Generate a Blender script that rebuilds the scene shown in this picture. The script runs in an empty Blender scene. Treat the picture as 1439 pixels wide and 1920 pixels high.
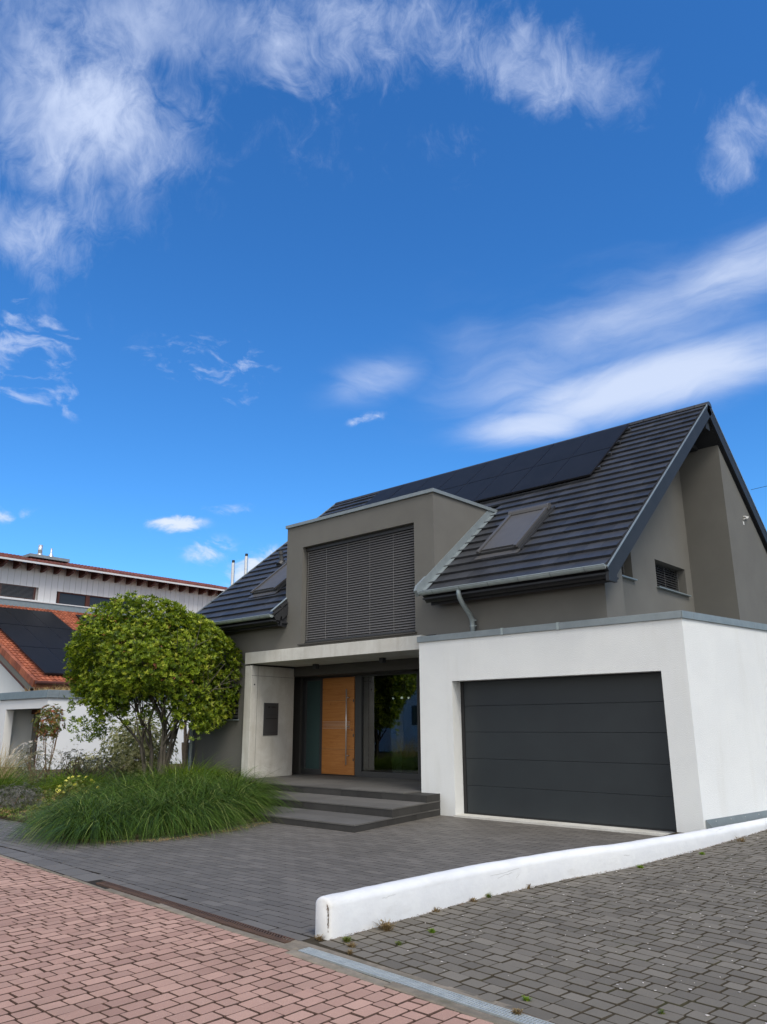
import bpy, math, random
from mathutils import Vector, Matrix
R_ = math.radians
S = bpy.context.scene
COL = S.collection

# ------------------------------------------------------------ camera
cam = bpy.data.cameras.new("camera")
co = bpy.data.objects.new("camera", cam); COL.objects.link(co)
cam.sensor_fit = 'VERTICAL'; cam.sensor_height = 24.0; cam.lens = 24.0 * 1443 / 1920
cam.clip_start = 0.05; cam.clip_end = 3000
Rm = Matrix(((0.7396158863652605, 0.18222420388709323, 0.6478909477325988),
             (0.6730134642419228, -0.19365957260296324, -0.7138269026089754),
             (-0.004606255009886299, 0.9639970484690047, -0.2658730391706372)))
co.matrix_world = Matrix.Translation((0, 0, 1.55)) @ Rm.to_4x4()
S.camera = co

# ------------------------------------------------------------ light and exposure
S.view_settings.view_transform = 'Standard'; S.view_settings.look = 'None'
S.view_settings.gamma = 1; S.view_settings.exposure = EXPO = 0.35
SUN_DIR = Vector((0.56, -0.26, 0.80)).normalized()
sl = bpy.data.lights.new("sun", 'SUN'); so = bpy.data.objects.new("sun", sl); COL.objects.link(so)
sl.energy = 1.9; sl.angle = R_(22); sl.color = (1.0, 0.92, 0.80)
so.rotation_euler = SUN_DIR.to_track_quat('Z', 'Y').to_euler()

# ------------------------------------------------------------ node helpers
class NT:
    def __init__(s, tree): s.t = tree; s.n = tree.nodes; s.l = tree.links
    def new(s, typ, **kw):
        n = s.n.new(typ)
        for k, v in kw.items(): setattr(n, k, v)
        return n
    def put(s, sock, v):
        if hasattr(v, 'links') or hasattr(v, 'is_linked'): s.l.new(v, sock)
        elif isinstance(v, (tuple, list, Vector)):
            if len(sock.default_value) == 4 and len(v) == 3: v = (*v, 1)
            sock.default_value = v
        else: sock.default_value = v
    def math(s, op, a, b=0.0, clamp=False):
        n = s.new('ShaderNodeMath', operation=op, use_clamp=clamp)
        s.put(n.inputs[0], a); s.put(n.inputs[1], b); return n.outputs[0]
    def vec(s, op, a, b=(0, 0, 0)):
        n = s.new('ShaderNodeVectorMath', operation=op)
        s.put(n.inputs[0], a)
        if op == 'SCALE': s.put(n.inputs['Scale'], b)
        else: s.put(n.inputs[1], b)
        return n.outputs['Value'] if op in ('DOT_PRODUCT', 'LENGTH') else n.outputs[0]
    def mix(s, f, a, b, mode='MIX'):
        n = s.new('ShaderNodeMix', data_type='RGBA', blend_type=mode)
        s.put(n.inputs[0], f); s.put(n.inputs[6], a); s.put(n.inputs[7], b); return n.outputs[2]
    def noise(s, co, scale, detail=4, rough=.5, dist=0):
        n = s.new('ShaderNodeTexNoise'); s.put(n.inputs['Vector'], co)
        n.inputs['Scale'].default_value = scale; n.inputs['Detail'].default_value = detail
        n.inputs['Roughness'].default_value = rough; n.inputs['Distortion'].default_value = dist
        return n.outputs[0]
    def ramp(s, v, a, b, smooth=True):
        n = s.new('ShaderNodeMapRange', interpolation_type='SMOOTHSTEP' if smooth else 'LINEAR')
        s.put(n.inputs[0], v); n.inputs[1].default_value = a; n.inputs[2].default_value = b
        return n.outputs[0]
    def scale(s, co, sc):
        n = s.new('ShaderNodeMapping'); s.put(n.inputs[0], co); n.inputs['Scale'].default_value = sc
        return n.outputs[0]

# ------------------------------------------------------------ world: physical sky with cloud fields fixed in direction
w = bpy.data.worlds.new("World"); S.world = w; w.use_nodes = True
T = NT(w.node_tree); T.n.clear()
sky = T.new('ShaderNodeTexSky', sky_type='NISHITA', sun_disc=False)
sky.sun_elevation = math.asin(SUN_DIR.z); sky.sun_rotation = math.atan2(SUN_DIR.x, SUN_DIR.y)
sky.air_density = 1.0; sky.dust_density = 0.3; sky.ozone_density = 3.0
d = T.new('ShaderNodeTexCoord').outputs['Generated']
SKYS = 0.12
BLOBS = [
('A', [-0.571, 0.486, 0.661], [3.25, 4.246, -0.311], [5.901, -2.984, 7.29], 0.4),
('A', [-0.42, 0.632, 0.651], [4.841, 4.581, -1.329], [7.871, -5.635, 10.548], 0.38),
('A', [-0.802, 0.378, 0.463], [3.637, 6.254, 1.197], [5.167, -3.961, 12.164], 0.36),
('B', [-0.341, 0.818, 0.462], [4.288, 1.552, 0.418], [0.351, -5.122, 9.322], 0.55),
('B', [-0.456, 0.783, 0.424], [5.445, 2.818, 0.649], [1.177, -6.035, 12.406], 0.5),
('A', [-0.711, 0.274, 0.648], [2.718, 4.213, 1.199], [4.277, -2.712, 5.838], 1.0),
('A', [-0.604, 0.338, 0.722], [2.063, 2.552, 0.532], [8.871, -6.603, 10.521], 0.95),
('A', [-0.704, 0.37, 0.606], [4.666, 2.914, 3.639], [1.05, -13.095, 9.204], 0.8),
('A', [-0.453, 0.503, 0.736], [3.485, 3.778, -0.438], [9.783, -6.798, 10.676], 0.78),
('A', [-0.798, 0.286, 0.531], [4.742, 8.882, 2.342], [6.798, -4.465, 12.63], 0.75),
('A', [-0.337, 0.63, 0.7], [3.904, 3.877, -1.614], [10.845, -6.799, 11.339], 0.82),
('A', [-0.176, 0.768, 0.615], [14.162, 6.632, -4.225], [4.258, -8.527, 11.867], 0.8),
('D', [-0.85, 0.316, 0.422], [5.221, 10.939, 2.335], [4.916, -3.624, 12.611], 0.9),
('D', [-0.747, 0.508, 0.43], [5.382, 8.522, -0.714], [9.096, -3.196, 19.59], 0.95),
('D', [-0.859, 0.35, 0.373], [4.82, 9.938, 1.772], [12.139, -9.808, 37.194], 0.9),
('B', [-0.331, 0.856, 0.398], [4.322, 1.546, 0.268], [1.187, -9.033, 20.385], 1.0),
('B', [-0.478, 0.8, 0.363], [8.862, 5.172, 0.271], [5.457, -12.455, 34.587], 0.95),
('B', [-0.209, 0.843, 0.496], [6.768, 1.138, 0.924], [-1.623, -9.737, 15.847], 0.7),
('B', [-0.617, 0.661, 0.427], [9.505, 7.396, 2.285], [3.921, -13.401, 26.448], 0.6),
('B', [-0.504, 0.728, 0.465], [9.363, 6.923, -0.679], [3.099, -3.732, 9.21], 0.33),
('C', [-0.82, 0.518, 0.244], [14.425, 22.066, 1.603], [15.003, -16.381, 85.028], 1.0),
('C', [-0.803, 0.556, 0.213], [14.466, 20.487, 1.094], [6.638, -7.726, 45.174], 0.6),
('C', [-0.767, 0.612, 0.193], [13.518, 15.415, 4.883], [-0.197, -12.461, 38.738], 0.95),
('C', [-0.638, 0.67, 0.38], [26.42, 21.345, 6.752], [11.669, -46.766, 102.004], 0.6),
('C', [-0.78, 0.567, 0.265], [12.71, 17.01, 1.03], [17.007, -17.993, 88.598], 0.42),
('C', [-0.906, 0.349, 0.238], [11.184, 26.81, 3.226], [13.077, -14.037, 70.323], 0.5),
('C', [-0.592, 0.541, 0.598], [18.042, 18.575, 1.075], [23.897, -23.458, 44.897], 0.12)]
field = {}
for typ, c, t1, t2, wt in BLOBS:
    dc = T.vec('DOT_PRODUCT', d, c)
    u = T.vec('DOT_PRODUCT', d, t1); v = T.vec('DOT_PRODUCT', d, t2)
    q = T.math('ADD', T.math('MULTIPLY', u, u), T.math('MULTIPLY', v, v))
    q = T.math('DIVIDE', q, T.math('MAXIMUM', T.math('MULTIPLY', dc, T.math('ABSOLUTE', dc)), 0.02))
    # soft bump exp(-q*0.9)*weight
    m = T.math('MULTIPLY', T.math('EXPONENT', T.math('MULTIPLY', q, -1.0)), wt)
    field[typ] = m if typ not in field else T.math('MAXIMUM', field[typ], m)
warp = T.new('ShaderNodeTexNoise'); T.put(warp.inputs['Vector'], d); warp.inputs['Scale'].default_value = 3.5
warp.inputs['Detail'].default_value = 3
wv = T.vec('SCALE', T.vec('SUBTRACT', warp.outputs['Color'], (.5, .5, .5)), 0.10)
dw = T.vec('ADD', d, wv)
w2 = T.new('ShaderNodeTexNoise'); T.put(w2.inputs['Vector'], d); w2.inputs['Scale'].default_value = 14; w2.inputs['Detail'].default_value = 4
dw2 = T.vec('ADD', dw, T.vec('SCALE', T.vec('SUBTRACT', w2.outputs['Color'], (.5, .5, .5)), 0.035))
# fleecy high cloud: fine grain drawn out a little towards the zenith
nA1 = T.noise(T.scale(dw2, (9, 9, 5)), 1.0, 10, .64, .5)
nA2 = T.noise(T.scale(dw2, (24, 24, 12)), 1.0, 9, .68, .9)
nA0 = T.noise(T.scale(dw, (4, 4, 3)), 1.0, 5, .6, .2)
nA = T.math('ADD', T.math('MULTIPLY', nA1, .48), T.math('MULTIPLY', nA2, .38))
nA = T.math('ADD', nA, T.math('MULTIPLY', nA0, .25))
cA = T.ramp(T.math('ADD', nA, T.math('MULTIPLY', field['A'], .38)), .69, 1.06)
cA = T.math('MULTIPLY', cA, T.ramp(field['A'], .0, .45))
cA = T.math('MULTIPLY', cA, T.math('ADD', T.math('MULTIPLY', T.ramp(nA0, .36, .62), .55), .45))
# small broken flakes
nF = T.noise(T.scale(dw2, (20, 20, 42)), 1.0, 8, .6, .4)
cF = T.ramp(T.math('ADD', nF, T.math('MULTIPLY', field['D'], .30)), .70, .95)
cF = T.math('MULTIPLY', cF, T.ramp(field['D'], .05, .7))
# smooth streaks
nB = T.noise(T.scale(dw, (2.2, 2.2, 11)), 1.0, 6, .5, .1)
nB2 = T.noise(T.scale(dw2, (6, 6, 34)), 1.0, 8, .6, .3)
nB = T.math('ADD', T.math('MULTIPLY', nB, .6), T.math('MULTIPLY', nB2, .42))
cB = T.ramp(T.math('ADD', nB, T.math('MULTIPLY', field['B'], .46)), .52, 1.06)
cB = T.math('MULTIPLY', cB, T.ramp(field['B'], .0, .75))
# small heaps low down
nC = T.noise(T.scale(dw2, (26, 26, 44)), 1.0, 9, .62, .3)
cC = T.ramp(T.math('ADD', nC, T.math('MULTIPLY', field['C'], .5)), .60, .98)
cC = T.math('MULTIPLY', cC, T.ramp(field['C'], .1, .5))
# broken white cloud, added unseen behind the camera as fill light for the fronts
back = T.vec('DOT_PRODUCT', d, (0.55, -0.80, 0.10))
nD = T.noise(T.scale(dw, (3, 3, 5)), 1.0, 6, .55, .2)
cD = T.math('MULTIPLY', T.ramp(back, .02, .45), T.ramp(nD, .30, .5))
cov = T.math('MAXIMUM', T.math('MULTIPLY', cA, .92), T.math('MULTIPLY', cB, .86))
cov = T.math('MAXIMUM', cov, T.math('MULTIPLY', cF, .62)); cov = T.math('MAXIMUM', cov, T.math('MULTIPLY', cC, .95)); cov = T.math('MAXIMUM', cov, T.math('MULTIPLY', cD, .97), True)
hs = T.new('ShaderNodeHueSaturation'); hs.inputs['Saturation'].default_value = 1.22
T.put(hs.inputs['Color'], sky.outputs[0])
blue = T.mix(1.0, hs.outputs[0], (0.60, 1.00, 1.28), 'MULTIPLY')
bright = T.math('MAXIMUM', T.math('MULTIPLY', cC, .75), T.math('MULTIPLY', cB, .4))
k = 1 / SKYS
front = T.mix(bright, (0.52*k, 0.60*k, 0.79*k), (0.66*k, 0.72*k, 0.82*k))
white = T.mix(cD, front, (1.34*k, 1.29*k, 1.20*k))
colr = T.mix(cov, blue, white)
bg = T.new('ShaderNodeBackground'); T.put(bg.inputs[0], colr); bg.inputs[1].default_value = SKYS
ow = T.new('ShaderNodeOutputWorld'); T.l.new(bg.outputs[0], ow.inputs[0])

# ------------------------------------------------------------ mesh builder
class MB:
    def __init__(s): s.v = []; s.f = []; s.a = []; s.mi = []; s.m = 0; s.cur = 0.5; s.calls = []
    def face(s, pts, a=None, m=None):
        s.calls.append((len(s.v), len(s.f))); i = len(s.v); s.v.extend([tuple(p) for p in pts]); s.f.append(tuple(range(i, i+len(pts))))
        s.a.append(s.cur if a is None else a); s.mi.append(s.m if m is None else m); return s
    def mesh(s, V, F, a=None):
        s.calls.append((len(s.v), len(s.f))); i = len(s.v); s.v.extend([tuple(p) for p in V])
        for f in F: s.f.append(tuple(i+k for k in f)); s.a.append(s.cur if a is None else a); s.mi.append(s.m)
        return s
    def box(s, x0, x1, y0, y1, z0, z1, a=None):
        V = [(x0,y0,z0),(x1,y0,z0),(x1,y1,z0),(x0,y1,z0),(x0,y0,z1),(x1,y0,z1),(x1,y1,z1),(x0,y1,z1)]
        return s.mesh(V, [(0,3,2,1),(4,5,6,7),(0,1,5,4),(1,2,6,5),(2,3,7,6),(3,0,4,7)], a)
    def obox(s, o, ex, ey, ez, a=None):
        o = Vector(o); ex = Vector(ex); ey = Vector(ey); ez = Vector(ez)
        V = [o, o+ex, o+ex+ey, o+ey, o+ez, o+ex+ez, o+ex+ey+ez, o+ey+ez]
        return s.mesh(V, [(0,3,2,1),(4,5,6,7),(0,1,5,4),(1,2,6,5),(2,3,7,6),(3,0,4,7)], a)
    def prism(s, poly, ext, a=None):
        # poly: list of 3d points (planar), ext: vector
        P = [Vector(p) for p in poly]; e = Vector(ext); n = len(P)
        V = P + [p+e for p in P]
        F = [tuple(range(n)), tuple(range(2*n-1, n-1, -1))] + [(i, i+n, (i+1) % n+n, (i+1) % n) for i in range(n)]
        return s.mesh(V, F, a)
    def tube(s, pts, rad, n=10, cap=True, a=None):
        P = [Vector(p) for p in pts]
        if not isinstance(rad, (list, tuple)): rad = [rad]*len(P)
        V = []; F = []; up = None
        for i, p in enumerate(P):
            t = (P[min(i+1, len(P)-1)] - P[max(i-1, 0)])
            t = t.normalized() if t.length > 1e-9 else Vector((0,0,1))
            if up is None: up = Vector((0,0,1)) if abs(t.z) < .9 else Vector((1,0,0))
            x = t.cross(up).normalized(); y = x.cross(t).normalized(); up = y
            for j in range(n):
                an = 2*math.pi*j/n; V.append(p + x*(math.cos(an)*rad[i]) + y*(math.sin(an)*rad[i]))
        for i in range(len(P)-1):
            for j in range(n): F.append((i*n+j, i*n+(j+1) % n, (i+1)*n+(j+1) % n, (i+1)*n+j))
        if cap: F.append(tuple(range(n-1, -1, -1))); F.append(tuple((len(P)-1)*n+j for j in range(n)))
        return s.mesh(V, F, a)
    def sphere(s, c, r, n=16, mrings=10, sc=(1,1,1), a=None):
        c = Vector(c); V = []; F = []
        for i in range(mrings+1):
            th = math.pi*i/mrings
            for j in range(n):
                ph = 2*math.pi*j/n
                V.append(c+Vector((r*sc[0]*math.sin(th)*math.cos(ph), r*sc[1]*math.sin(th)*math.sin(ph), r*sc[2]*math.cos(th))))
        for i in range(mrings):
            for j in range(n): F.append((i*n+j, (i+1)*n+j, (i+1)*n+(j+1) % n, i*n+(j+1) % n))
        return s.mesh(V, F, a)
    def build(s, name, mat, parent=None, smooth=False, bevel=0, autos=None):
        me = bpy.data.meshes.new(name); me.from_pydata(s.v, [], s.f)
        for m_ in (mat if isinstance(mat, (list, tuple)) else [mat]): me.materials.append(m_)
        at = me.attributes.new('rnd', 'FLOAT', 'FACE'); at.data.foreach_set('value', s.a)
        if isinstance(mat, (list, tuple)): me.polygons.foreach_set('material_index', s.mi)
        if smooth: me.polygons.foreach_set('use_smooth', [True]*len(me.polygons))
        me.update()
        o = bpy.data.objects.new(name, me); COL.objects.link(o)
        if parent is not None: o.parent = parent
        if bevel:
            b = o.modifiers.new('bevel', 'BEVEL'); b.width = bevel; b.segments = 2; b.limit_method = 'ANGLE'
        return o
def tag(o, label, cat, group=None):
    o['label'] = label; o['category'] = cat
    if group: o['group'] = group
    return o
def struct(o, kind='structure'): o['kind'] = kind; return o
def empty(name, loc, label, cat, group=None):
    o = bpy.data.objects.new(name, None); COL.objects.link(o); o.empty_display_size = .2
    return tag(o, label, cat, group)
# Empties keep world-space children: parts are modelled in world coordinates around a root at the thing's base.
def root(name, loc, label, cat, group=None):
    o = empty(name, loc, label, cat, group); o.location = loc; return o
def part(mb, name, mat, rt, **kw):
    o = mb.build(name, mat, None, **kw)
    if rt is not None:
        top = rt; off = Vector((0,0,0))
        o.parent = rt
        r = rt
        while r is not None: off += r.location; r = r.parent
        o.location = -off if rt.parent is None else Vector((0,0,0))
    return o

def pieces(mb, k=1):
    """split a builder into one builder per k shapes"""
    out = []; st = mb.calls[::k]+[(len(mb.v), len(mb.f))]
    for (v0, f0), (v1, f1) in zip(st, st[1:]):
        p = MB(); p.v = mb.v[v0:v1]; p.f = [tuple(i-v0 for i in f) for f in mb.f[f0:f1]]; p.a = mb.a[f0:f1]; p.mi = mb.mi[f0:f1]; out.append(p)
    return out
def subs(mb, name, mt, par, k=1, **kw):
    for p in pieces(mb, k): sub(p, name, mt, par, **kw)
def parts(mb, name, mt, rt, k=1, **kw):
    for p in pieces(mb, k): part(p, name, mt, rt, **kw)
def sub(mb, name, mt, par, **kw):
    """sub-part: its parent already carries the offset of the thing"""
    o = mb.build(name, mt, None, **kw); o.parent = par; return o

# ------------------------------------------------------------ materials
def mat(name, base, rough=.6, metal=0, spec=.5, var=None, vscale=3, bump=0, bscale=100, bdist=.01, rnd=0, grime=None, coat=0, stretch=(1,1,1)):
    m = bpy.data.materials.new(name); m.use_nodes = True; t = NT(m.node_tree); b = t.n['Principled BSDF']
    c = t.new('ShaderNodeTexCoord').outputs['Object']
    col = (*base, 1)
    cs = None
    if var is not None:
        nz = t.noise(t.scale(c, stretch), vscale, 6, .6)
        cs = t.mix(t.ramp(nz, .3, .7), col, (*var, 1))
    if rnd:
        at = t.new('ShaderNodeAttribute', attribute_name='rnd').outputs['Fac']
        f = t.math('ADD', t.math('MULTIPLY', at, 2*rnd), 1-rnd)
        cs = t.mix(1.0, cs if cs is not None else col, t.vec('SCALE', (1, 1, 1), f), 'MULTIPLY')
    if grime:
        gz = t.noise(t.scale(c, grime[3] if len(grime) > 3 else (1,1,1)), grime[1], 5, .65)
        cs = t.mix(t.math('MULTIPLY', t.ramp(gz, .5, .78), grime[2]), cs if cs is not None else col, (*grime[0], 1))
    if cs is not None: t.put(b.inputs['Base Color'], cs)
    else: b.inputs['Base Color'].default_value = col
    b.inputs['Roughness'].default_value = rough; b.inputs['Metallic'].default_value = metal
    b.inputs['Specular IOR Level'].default_value = spec; b.inputs['Coat Weight'].default_value = coat
    if bump:
        bn = t.new('ShaderNodeBump'); bn.inputs['Strength'].default_value = bump; bn.inputs['Distance'].default_value = bdist
        t.put(bn.inputs['Height'], t.noise(t.scale(c, stretch), bscale, 3, .6)); t.put(b.inputs['Normal'], bn.outputs[0])
    return m
M = {}
M['render_grey'] = mat('grey_render', (.150, .148, .137), .95, spec=.15, var=(.136, .134, .124), vscale=1.3, bump=.5, bscale=160, bdist=.004)
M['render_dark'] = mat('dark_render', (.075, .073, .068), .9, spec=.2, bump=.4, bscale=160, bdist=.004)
M['white'] = mat('white_render', (.74, .76, .755), .95, spec=.15, var=(.69, .71, .71), vscale=.9, bump=.8, bscale=75, bdist=.008,
                 grime=((.58, .58, .55), 1.1, .30, (2.2, 2.2, .35)))
M['white_n'] = mat('neighbour_white_render', (.76, .77, .77), .9, spec=.2, var=(.71, .72, .72), vscale=.6, bump=.3, bscale=60, bdist=.008)
M['paint_white'] = mat('white_masonry_paint', (.70, .715, .72), .6, spec=.3, var=(.65, .665, .68), vscale=5, bump=.3, bscale=14, bdist=.012,
                 grime=((.44, .43, .39), 5.0, .42, (1, .35, 1)))
M['zinc'] = mat('weathered_zinc', (.235, .275, .29), .55, metal=.25, spec=.5, var=(.20, .235, .25), vscale=6)
M['zinc_pale'] = mat('pale_zinc', (.36, .42, .42), .45, metal=.35, spec=.5, var=(.30, .35, .36), vscale=8)
M['board'] = mat('anthracite_board', (.024, .026, .030), .6, spec=.2, var=(.030, .032, .037), vscale=4)
M['anth'] = mat('anthracite_metal', (.040, .042, .045), .45, spec=.4)
M['anth_frame'] = mat('anthracite_frame', (.050, .052, .055), .4, spec=.4)
M['door_grey'] = mat('garage_door_grey', (.021, .026, .030), .45, spec=.35, var=(.024, .030, .034), vscale=2, bump=.15, bscale=260, bdist=.001)
M['blind'] = mat('blind_grey', (.135, .134, .138), .5, spec=.3)
M['cord'] = mat('blind_cord', (.24, .24, .235), .7)
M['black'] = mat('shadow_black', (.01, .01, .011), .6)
M['tile'] = mat('roof_tile', (.030, .032, .037), .45, spec=.45, var=(.038, .040, .045), vscale=7, rnd=.3, bump=.15, bscale=120, bdist=.003,
                grime=((.085, .085, .082), 2.2, .35))
M['steel'] = mat('brushed_steel', (.62, .62, .62), .38, metal=.7)
M['galv'] = mat('galvanised_steel', (.44, .48, .48), .5, metal=.25, var=(.35, .39, .40), vscale=12)
M['rust'] = mat('rusty_cast_iron', (.075, .05, .04), .8, spec=.3, var=(.11, .065, .045), vscale=9, bump=.4, bscale=90, bdist=.003)
M['kerbstone'] = mat('old_concrete_edging', (.25, .215, .17), .95, spec=.1, var=(.17, .15, .12), vscale=9, bump=.8, bscale=60, bdist=.006, rnd=.15,
                grime=((.07, .08, .035), 4, .5))
M['joint'] = mat('sand_joint', (.046, .040, .031), 1, spec=0, var=(.064, .054, .040), vscale=14, grime=((.05, .065, .02), 3, .4))
M['joint_red'] = mat('red_sand_joint', (.115, .073, .058), 1, spec=0, var=(.075, .050, .042), vscale=14)
M['joint_drive'] = mat('dark_joint', (.042, .039, .036), 1, spec=0, var=(.034, .032, .030), vscale=14)
M['soil'] = mat('soil', (.075, .058, .04), 1, spec=0, var=(.11, .085, .055), vscale=6, bump=1, bscale=30, bdist=.03)
M['lawn'] = mat('rough_ground', (.07, .09, .035), 1, spec=0, var=(.10, .10, .05), vscale=1.5)
M['bark'] = mat('grey_bark', (.14, .125, .105), .95, spec=.1, var=(.055, .05, .042), vscale=8, bump=.8, bscale=30, bdist=.01, stretch=(1,1,.35))
M['bark_pale'] = mat('pale_bark', (.33, .27, .22), .9, spec=.1, var=(.24, .19, .15), vscale=14, bump=.5, bscale=30, bdist=.01)
M['orange_tile'] = mat('orange_tile', (.34, .115, .062), .75, spec=.2, var=(.25, .080, .048), vscale=1.6, rnd=.25, grime=((.10, .05, .04), 1.6, .6))
M['red_tile'] = mat('dark_red_tile', (.20, .062, .045), .7, spec=.3, var=(.14, .05, .04), vscale=1.2, rnd=.2)
M['brown_wood'] = mat('dark_red_brown_wood', (.085, .028, .018), .6, spec=.3, var=(.06, .02, .014), vscale=3)
M['white_board'] = mat('white_boarding', (.60, .61, .62), .7, spec=.3, rnd=.05)
M['pipe_grey'] = mat('zinc_pipe', (.30, .35, .36), .45, metal=.3, var=(.24, .285, .30), vscale=6)
M['riser'] = mat('shaded_riser_slab', (.050, .049, .047), .75, spec=.2, var=(.040, .039, .038), vscale=2.5, rnd=.16, bump=.25, bscale=120, bdist=.002)  # same slab as the treads; shade of upright faces put into this colour
M['path_slab'] = mat('dark_step_slab', (.112, .109, .104), .75, spec=.25, var=(.092, .090, .086), vscale=2.5, rnd=.16, bump=.25, bscale=120, bdist=.002)
M['scuff'] = mat('scuff_grey', (.30, .29, .28), .9)
M['stain'] = mat('pale_mark', (.6, .6, .58), .9)

def paver_mat(name, a, b, specks, rnd, patch):
    m = bpy.data.materials.new(name); m.use_nodes = True; t = NT(m.node_tree); bs = t.n['Principled BSDF']
    c = t.new('ShaderNodeTexCoord').outputs['Object']
    at = t.new('ShaderNodeAttribute', attribute_name='rnd').outputs['Fac']
    col = t.mix(at, (*a, 1), (*b, 1))
    f = t.math('ADD', t.math('MULTIPLY', t.math('FRACT', t.math('MULTIPLY', at, 7.31)), 2*rnd), 1-rnd)
    col = t.mix(1.0, col, t.vec('SCALE', (1, 1, 1), f), 'MULTIPLY')
    g = t.noise(c, 170, 4, .7)
    col = t.mix(t.math('MULTIPLY', t.ramp(g, .35, .75), .5), col, t.mix(1.0, col, (1.55, 1.5, 1.45, 1), 'MULTIPLY'))
    if specks:
        vo = t.new('ShaderNodeTexVoronoi'); t.put(vo.inputs['Vector'], c); vo.inputs['Scale'].default_value = 95
        sp = t.math('MULTIPLY', t.ramp(vo.outputs['Distance'], .30, .12), t.ramp(t.noise(c, 60, 2), .56, .62))
        col = t.mix(t.math('MULTIPLY', sp, .75), col, (.62, .50, .42, 1))
        vd = t.new('ShaderNodeTexVoronoi'); t.put(vd.inputs['Vector'], c); vd.inputs['Scale'].default_value = 130
        sd = t.math('MULTIPLY', t.ramp(vd.outputs['Distance'], .3, .1), t.ramp(t.noise(c, 45, 2), .57, .63))
        col = t.mix(t.math('MULTIPLY', sd, .55), col, (.10, .07, .06, 1))
    big = t.noise(c, .9, 5, .6)
    col = t.mix(t.math('MULTIPLY', t.ramp(big, .45, .75), patch), col, t.mix(1.0, col, (.62, .62, .60, 1), 'MULTIPLY'))
    t.put(bs.inputs['Base Color'], col); bs.inputs['Roughness'].default_value = .85
    bs.inputs['Specular IOR Level'].default_value = .3
    bn = t.new('ShaderNodeBump'); bn.inputs['Strength'].default_value = .55; bn.inputs['Distance'].default_value = .003
    t.put(bn.inputs['Height'], t.noise(c, 240, 3, .7)); t.put(bs.inputs['Normal'], bn.outputs[0])
    return m
M['red_pav'] = paver_mat('red_block', (.335, .203, .160), (.40, .252, .198), True, .12, .45)
M['grey_pav'] = paver_mat('grey_block', (.126, .114, .094), (.152, .138, .114), False, .15, .45)
M['drive_pav'] = paver_mat('anthracite_block', (.114, .107, .097), (.130, .122, .110), False, .12, .3)
for bs in [M['drive_pav'].node_tree.nodes['Principled BSDF']]: bs.inputs['Roughness'].default_value = .6

def concrete():
    m = bpy.data.materials.new('exposed_concrete'); m.use_nodes = True; t = NT(m.node_tree); b = t.n['Principled BSDF']
    c = t.new('ShaderNodeTexCoord').outputs['Object']
    n1 = t.noise(c, 1.6, 7, .65, .6); n2 = t.noise(t.scale(c, (6, 6, 1.0)), 1.0, 5, .6); n3 = t.noise(c, 45, 4, .7)
    col = t.mix(t.ramp(n1, .3, .7), (.60, .60, .565, 1), (.49, .48, .44, 1))
    col = t.mix(t.math('MULTIPLY', t.ramp(n2, .45, .75), .45), col, (.39, .37, .32, 1))
    col = t.mix(t.math('MULTIPLY', t.ramp(n3, .55, .8), .35), col, (.27, .27, .26, 1))
    vo = t.new('ShaderNodeTexVoronoi'); t.put(vo.inputs['Vector'], c); vo.inputs['Scale'].default_value = 14
    pit = t.math('MULTIPLY', t.ramp(vo.outputs['Distance'], .12, .05), t.ramp(t.noise(c, 7, 2), .5, .6))
    col = t.mix(t.math('MULTIPLY', pit, .6), col, (.16, .16, .15, 1))
    t.put(b.inputs['Base Color'], col); b.inputs['Roughness'].default_value = .85; b.inputs['Specular IOR Level'].default_value = .3
    bn = t.new('ShaderNodeBump'); bn.inputs['Strength'].default_value = .4; bn.inputs['Distance'].default_value = .006
    t.put(bn.inputs['Height'], n3); t.put(b.inputs['Normal'], bn.outputs[0]); return m
M['concrete'] = concrete()
def wood():
    m = bpy.data.materials.new('golden_oak'); m.use_nodes = True; t = NT(m.node_tree); b = t.n['Principled BSDF']
    c = t.new('ShaderNodeTexCoord').outputs['Object']
    g = t.noise(t.scale(c, (1.2, 1, 26)), 1.0, 8, .6, 1.2); g2 = t.noise(t.scale(c, (2.5, 1, 9)), 1.0, 4, .5, 1.5)
    col = t.mix(t.ramp(g, .3, .7), (.43, .185, .050, 1), (.33, .125, .030, 1))
    col = t.mix(t.math('MULTIPLY', t.ramp(g2, .55, .75), .45), col, (.27, .085, .016, 1))
    vo = t.new('ShaderNodeTexVoronoi'); t.put(vo.inputs['Vector'], c); vo.inputs['Scale'].default_value = 3.1
    col = t.mix(t.math('MULTIPLY', t.ramp(vo.outputs['Distance'], .10, .03), .7), col, (.16, .055, .015, 1))
    t.put(b.inputs['Base Color'], col); b.inputs['Roughness'].default_value = .45; return m
M['oak'] = wood()
def glass(name, tint, refl=.10, tr=True):
    m = bpy.data.materials.new(name); m.use_nodes = True; t = NT(m.node_tree); t.n.remove(t.n['Principled BSDF'])
    fr = t.new('ShaderNodeFresnel'); fr.inputs[0].default_value = 1.5
    gl = t.new('ShaderNodeBsdfGlossy'); gl.inputs['Roughness'].default_value = .01; gl.inputs['Color'].default_value = (.92, .95, 1, 1)
    if tr:
        lo = t.new('ShaderNodeBsdfTransparent'); lo.inputs[0].default_value = (*tint, 1)
    else:
        lo = t.new('ShaderNodeBsdfDiffuse'); lo.inputs[0].default_value = (*tint, 1)
    mx = t.new('ShaderNodeMixShader')
    t.put(mx.inputs[0], t.math('ADD', fr.outputs[0], refl, True))
    t.l.new(lo.outputs[0], mx.inputs[1]); t.l.new(gl.outputs[0], mx.inputs[2])
    t.l.new(mx.outputs[0], t.n['Material Output'].inputs[0]); return m
M['glass'] = glass('clear_pane', (.50, .56, .54), .05)
M['glass_frost'] = glass('frosted_pane', (.05, .085, .085), .02, False)
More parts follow.
